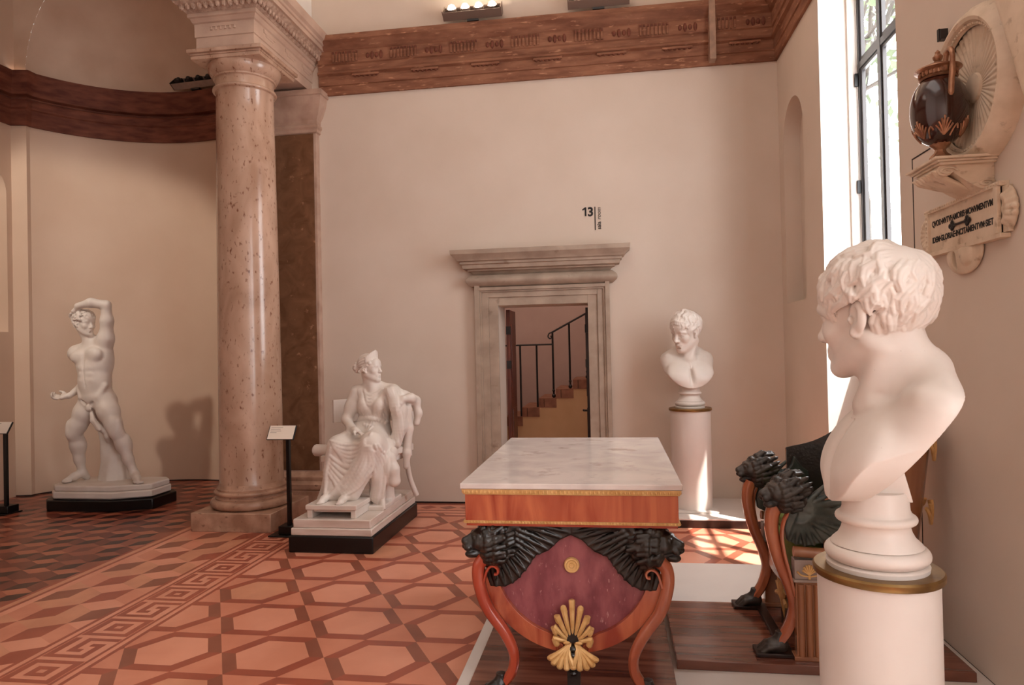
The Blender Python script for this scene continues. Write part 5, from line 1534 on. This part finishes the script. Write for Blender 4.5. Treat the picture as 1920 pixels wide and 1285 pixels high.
for s in (-1, 1):
    m = MB(); m.tube(spline([(0, s * .070, .392), (0, s * .085, .430), (0, s * .115, .440), (0, s * .138, .415), (0, s * .136, .36), (0, s * .125, .31), (0, s * .118, .275)], 5), [.011] * 20 + [.013] * 11, seg=10)
    m.ball((0, s * .070, .392), .016, 8, 6); m.ball((0, s * .118, .272), (.014, .012, .022), 8, 6); m.ball((0, s * .085, .432), .014, 8, 6)
    m.build('handle', M['bronze'], un)
m = MB()
def onbody(a, z, o=.003):
    q = (z - .225) / .152; r = .121 * max(0.05, math.cos(math.asin(max(-1, min(1, q))))) ** .9 + o
    return (r * math.cos(a), r * math.sin(a), z)
for k in range(6):
    a = 2 * PI * k / 6 + .3
    for j in range(-3, 4):
        m.tube(spline([onbody(a, .105), onbody(a + .07 * j, .125 + .01 * (3 - abs(j))), onbody(a + .11 * j, .142 + .011 * (3 - abs(j)))], 3), .0048, seg=6)
    m.tube(spline([onbody(a + .33, .10), onbody(a + .40, .125), onbody(a + .52, .14), onbody(a + .60, .125)], 3), .004, seg=6)
m.build('leaf_mount', M['bronze'], un)

# round fluted tondo with a marble block beside it
td = thing('marble_tondo', 'round white marble tondo with radiating flutes behind the dark urn', 'relief', (XW, 3.325, 2.745)); td.scale = (1, .88, .90)
mx = Matrix(((0, 0, -1), (0, 1, 0), (1, 0, 0))).to_4x4()      # lathe axis z -> towards the room (-x)
m = MB(); m.lathe([(.395, -.0115), (.395, .035), (.385, .055), (.372, .065), (.355, .085), (.335, .092), (.318, .085), (.310, .07), (.300, .068), (.292, .055)], seg=96, M=mx)
for k in range(84):
    a = 2 * PI * k / 84; p = mx @ Vector((.302 * math.cos(a), .302 * math.sin(a), .070)); m.ball(p, .0075, 6, 4)
m.build('ring', M['aged_marble'], td)
m = MB(); N = 240; vs = []
rad = [.295, .26, .22, .18, .14, .10, .07]
for i, r in enumerate(rad):
    for k in range(N):
        a = 2 * PI * k / N
        z = .020 - .012 * (1 - r / .295) + .0085 * abs(math.sin(a * 22)) * (r / .295) ** .7
        vs.append(mx @ Vector((r * math.cos(a), r * math.sin(a), z + .02)))
m.add(vs, [(i * N + k, i * N + (k + 1) % N, (i + 1) * N + (k + 1) % N, (i + 1) * N + k) for i in range(len(rad) - 1) for k in range(N)], 0, True)
m.build('fluted_shell', M['aged_marble'], td, angle=80)
m = MB(); m.lathe([(.075, .028), (.07, .045), (.05, .052), (0, .056)], seg=40, M=mx); m.build('boss', M['aged_marble'], td)
bl = thing('marble_block', 'big plain marble block on the right wall, beside the fluted tondo', 'block', (XW, 2.485, 2.93))
S = Sdf((-.30, -.30, -.55), (.02, .70, .55), .008)
S.box((-.05, .27, -.03), (.08, .19, .36), .01, 'u', Euler((R(-21), 0, 0)).to_matrix(), .03)
S.half((.0115, 0, 0), (1, 0, 0), .002)
S.build('block', M['aged_marble'], bl)
m = MB(); m.box((-.135, .40, .30), (-.10, .56, .335)); m.build('clamp', M['iron'], bl)
cl = MB(); cl.box((XW - .035, 3.62, 3.10), (XW, 3.66, 3.15)); cl.box((XW - .04, 3.63, 3.095), (XW - .03, 3.65, 3.155)); tag(cl.build('iron_clamp', M['iron'], bevel=.002), 'small black iron clamp on the right wall, left of the tondo', 'clamp')

# inscribed tablet
tt = thing('inscribed_tablet', 'white marble tablet with black inscription and palmette ends on the right wall', 'tablet', (XW, 3.49, 2.165))
m = MB(); m.box((-.030, -.335, -.105), (0, .335, .105)); m.box((-.022, -.375, -.098), (0, .375, .098)); m.box((-.042, -.350, .100), (0, .350, .120)); m.box((-.042, -.350, -.120), (0, .350, -.100))
m.box((-.044, .305, -.10), (0, .335, .10)); m.box((-.044, -.335, -.10), (0, -.305, .10))
for k in range(30): m.ball((-.043, -.335 + .67 * k / 29, .112), (.004, .008, .006), 6, 4)
for k in range(8): m.ball((-.045, .320, -.085 + .17 * k / 7), (.005, .010, .008), 6, 4)
m.build('slab', M['aged_marble'], tt, bevel=.002)
def ttext(body, z, w):
    o = text('inscription', body, .040, (-.0312, .285, z), (R(90), 0, R(-90)), tt, M['ink'], ext=.0006, wt=.0012)
    xs_ = [v.co.x for v in o.data.vertices]; o.scale = (w / (max(xs_) - min(xs_)), 1, 1)
ttext('QVOD\u00b7MVTVI\u00b7AMORIS\u00b7MONVMENTVM', .030, .565)
ttext('IDEM\u00b7GLORIAE\u00b7INCITAMENTVM\u00b7SIET', -.052, .565)
m = MB(); m.tube([(-.036, -.07, .002), (-.036, .07, .002)], .006, seg=8)
for s in (-1, 1):
    for dy, dz in ((0, .022), (0, -.022), (.03, 0), (-.018, 0)): m.ball((-.036, s * .07 + s * dy * .6, .002 + dz * .6), (.006, .013, .013), 8, 6)
m.build('black_ornament', M['ink'], tt)
for s in (-1, 1):
    S = Sdf((-.06, .25 if s > 0 else -.50, -.16), (.02, .50 if s > 0 else -.25, .16), .0042)
    for k in range(-3, 4):
        a = R(24 * k); L = .085 if s > 0 else .075
        S.chain([(-.016, s * .345, .010 * k), (-.026, s * (.345 + .6 * L * math.cos(a)), .75 * L * math.sin(a)), (-.018, s * (.345 + L * math.cos(a)), L * .9 * math.sin(a))], [.010, .016, .013], .003)
    S.chain([(-.02, s * .36 + .02 * math.cos(.4 * i), .02 * math.sin(.4 * i)) for i in range(17)], .008, .003)
    S.ell((-.012, s * .368, 0), (.016, .055, .095), .01)
    S.half((-.0005, 0, 0), (1, 0, 0), .001)
    S.build('end_palmette', M['aged_marble'], tt)
S = Sdf((-.07, -.20, -.30), (.02, .20, -.10), .0042)
S.ell((-.012, .01, -.135), (.026, .165, .105), .01); S.ell((-.024, .01, -.14), (.020, .125, .075), .006)
S.ell((-.034, -.05, -.14), (.022, .05, .06), .01); S.ell((-.04, .058, -.168), (.06, .026, .044), .003, 's')
S.half((-.0005, 0, 0), (1, 0, 0), .001); S.half((0, 0, -.118), (0, 0, 1), .002)
S.build('boss', M['aged_marble'], tt)
m = MB(); m.lathe([(0, 0), (.030, 0), (.030, .004), (0, .004)], c=(0, 0, 0), seg=24, M=Matrix.Translation((-.004, .058, -.168)) @ Matrix.Scale(1.5, 4, (0, 0, 1)) @ mx)
m.build('dark_hole', M['black'], tt)

# ------------------------------------------------------------------ outside the window
tr = thing('tree', 'leafy tree outside the tall window', 'tree', (4.62, 12.5, -1.0)); tr.scale = (1.5, 1.5, 1.5)
M['bark'] = mk('bark', rgb(70, 64, 58), rgb(50, 46, 42), scale=6, rough=.9)
M['leaf'] = mk('leaf', rgb(92, 104, 78), rgb(70, 84, 58), scale=6, rough=.7)
rg = random.Random(11); bk_, lf = MB(), MB()
def branch(p, d, L, r, depth):
    pts = [p]; q = Vector(p); d = Vector(d)
    for i in range(5):
        d = (d + Vector((rg.uniform(-.25, .25), rg.uniform(-.25, .25), rg.uniform(-.08, .2)))).normalized(); q = q + d * L / 5; pts.append(tuple(q))
    bk_.tube(pts, [r * (1 - .12 * i) for i in range(6)], seg=6)
    if depth:
        for i in range(4):
            s_ = Vector(pts[rg.randint(2, 5)])
            branch(tuple(s_), (d + Vector((rg.uniform(-1, 1), rg.uniform(-1, 1), rg.uniform(-.3, .6)))).normalized(), L * .62, r * .5, depth - 1)
    else:
        for i in range(26):
            c = Vector(pts[rg.randint(1, 5)]) + Vector((rg.gauss(0, .16), rg.gauss(0, .16), rg.gauss(0, .16)))
            a = Vector((rg.gauss(0, 1), rg.gauss(0, 1), rg.gauss(0, 1))).normalized() * .07; b = Vector((rg.gauss(0, 1), rg.gauss(0, 1), rg.gauss(0, 1))).normalized() * .04
            lf.add([c - a, c + b, c + a, c - b], [(0, 1, 2, 3)])
branch((0, 0, 0), (0, 0, 1), 4.2, .16, 3)
bk_.build('trunk', M['bark'], tr); lf.build('foliage', M['leaf'], tr, fix=False)
# ------------------------------------------------------------------ camera, light, world
F_ = 1280.0; yaw = math.atan(188 / F_); pitch = math.atan(12 / F_); roll = 0.022
fw = Vector((-math.sin(yaw) * math.cos(pitch), math.cos(yaw) * math.cos(pitch), math.sin(pitch)))
r0 = Vector((math.cos(yaw), math.sin(yaw), 0)); u0 = r0.cross(fw)
rr_ = r0 * math.cos(roll) - u0 * math.sin(roll); uu_ = u0 * math.cos(roll) + r0 * math.sin(roll)
cd = bpy.data.cameras.new('camera'); cam = bpy.data.objects.new('camera', cd); COL.objects.link(cam)
mat = Matrix((rr_, uu_, -fw)).transposed().to_4x4(); mat.translation = Vector((0, 0, 1.62)); cam.matrix_world = mat
cd.sensor_width = 36; cd.lens = 36 * F_ / 1920; cd.clip_start = 0.02; cd.clip_end = 200
scene.camera = cam

w = bpy.data.worlds.new('world'); scene.world = w; w.use_nodes = True
bg = w.node_tree.nodes['Background']; bg.inputs['Color'].default_value = (0.97, 0.98, 1.0, 1); bg.inputs['Strength'].default_value = 10.5

def light(name, kind, loc, energy, color=(1, .93, .86), rot=None, target=None, **kw):
    ld = bpy.data.lights.new(name, kind); ld.energy = energy; ld.color = color
    for k, v in kw.items(): setattr(ld, k, v)
    o = bpy.data.objects.new(name, ld); COL.objects.link(o); o.location = loc
    if target is not None:
        o.rotation_euler = (Vector(target) - Vector(loc)).to_track_quat('-Z', 'Y').to_euler()
    return o
light('sun', 'SUN', (8, 0, 12), 14.0, (1, .95, .88), target=(7.0, 0.9, 8.8), angle=R(0.6))
for a_, b_ in ((4.262, 5.72), (-.46, 1.06), (-2.6, -1.2)):   # sky portals in the window openings (sampling aid only)
    o = light('portal', 'AREA', (2.02, (a_ + b_) / 2, 2.97), 1, (1, 1, 1), target=(0, (a_ + b_) / 2, 2.97), shape='RECTANGLE', size=b_ - a_, size_y=2.9)
    o.data.cycles.is_portal = True
light('lamp_light', 'AREA', (-1.36, 6.9, 5.3), 24, (1, .86, .70), target=(-1.36, 6.0, 7.5), shape='RECTANGLE', size=.6, size_y=.15)
light('lamp_light', 'AREA', (-.06, 6.9, 5.3), 24, (1, .86, .70), target=(-.06, 6.0, 7.5), shape='RECTANGLE', size=.6, size_y=.15)
light('ceiling_fill', 'AREA', (-.75, 2.2, 7.2), 62, (1, .95, .90), target=(-.75, 2.6, 0), shape='RECTANGLE', size=2.5, size_y=6)  # added area light that fills the nave from above, not a real fixture
light('aisle_spot', 'SPOT', (-6.3, 3.0, 5.4), 420, (1, .90, .78), target=(-6.25, 7.4, 2.5), spot_size=R(42), spot_blend=.45, shadow_soft_size=.12)
light('aisle_area', 'AREA', (-5.35, 3.2, 7.1), 40, (1, .88, .78), target=(-5.35, 4.2, 0), shape='RECTANGLE', size=2, size_y=4)  # broad warm area light under the aisle ceiling, no fixture modelled
light('stair_fill', 'AREA', (-.9, 7.8, 3.7), 23, (1, .88, .76), target=(-.8, 8.6, .8), size=.6)  # added unseen area light, aimed to brighten the stair room and stringer front

vs_ = scene.view_settings
vs_.view_transform = 'Standard'; vs_.look = 'None'; vs_.gamma = 1.0; vs_.use_curve_mapping = False; vs_.exposure = 0.06
scene.cycles.use_denoising = True
scene.cycles.max_bounces = 7; scene.cycles.diffuse_bounces = 4; scene.cycles.glossy_bounces = 3; scene.cycles.transparent_max_bounces = 8
scene.cycles.sample_clamp_indirect = 8
scene.cycles.caustics_reflective = False; scene.cycles.caustics_refractive = False
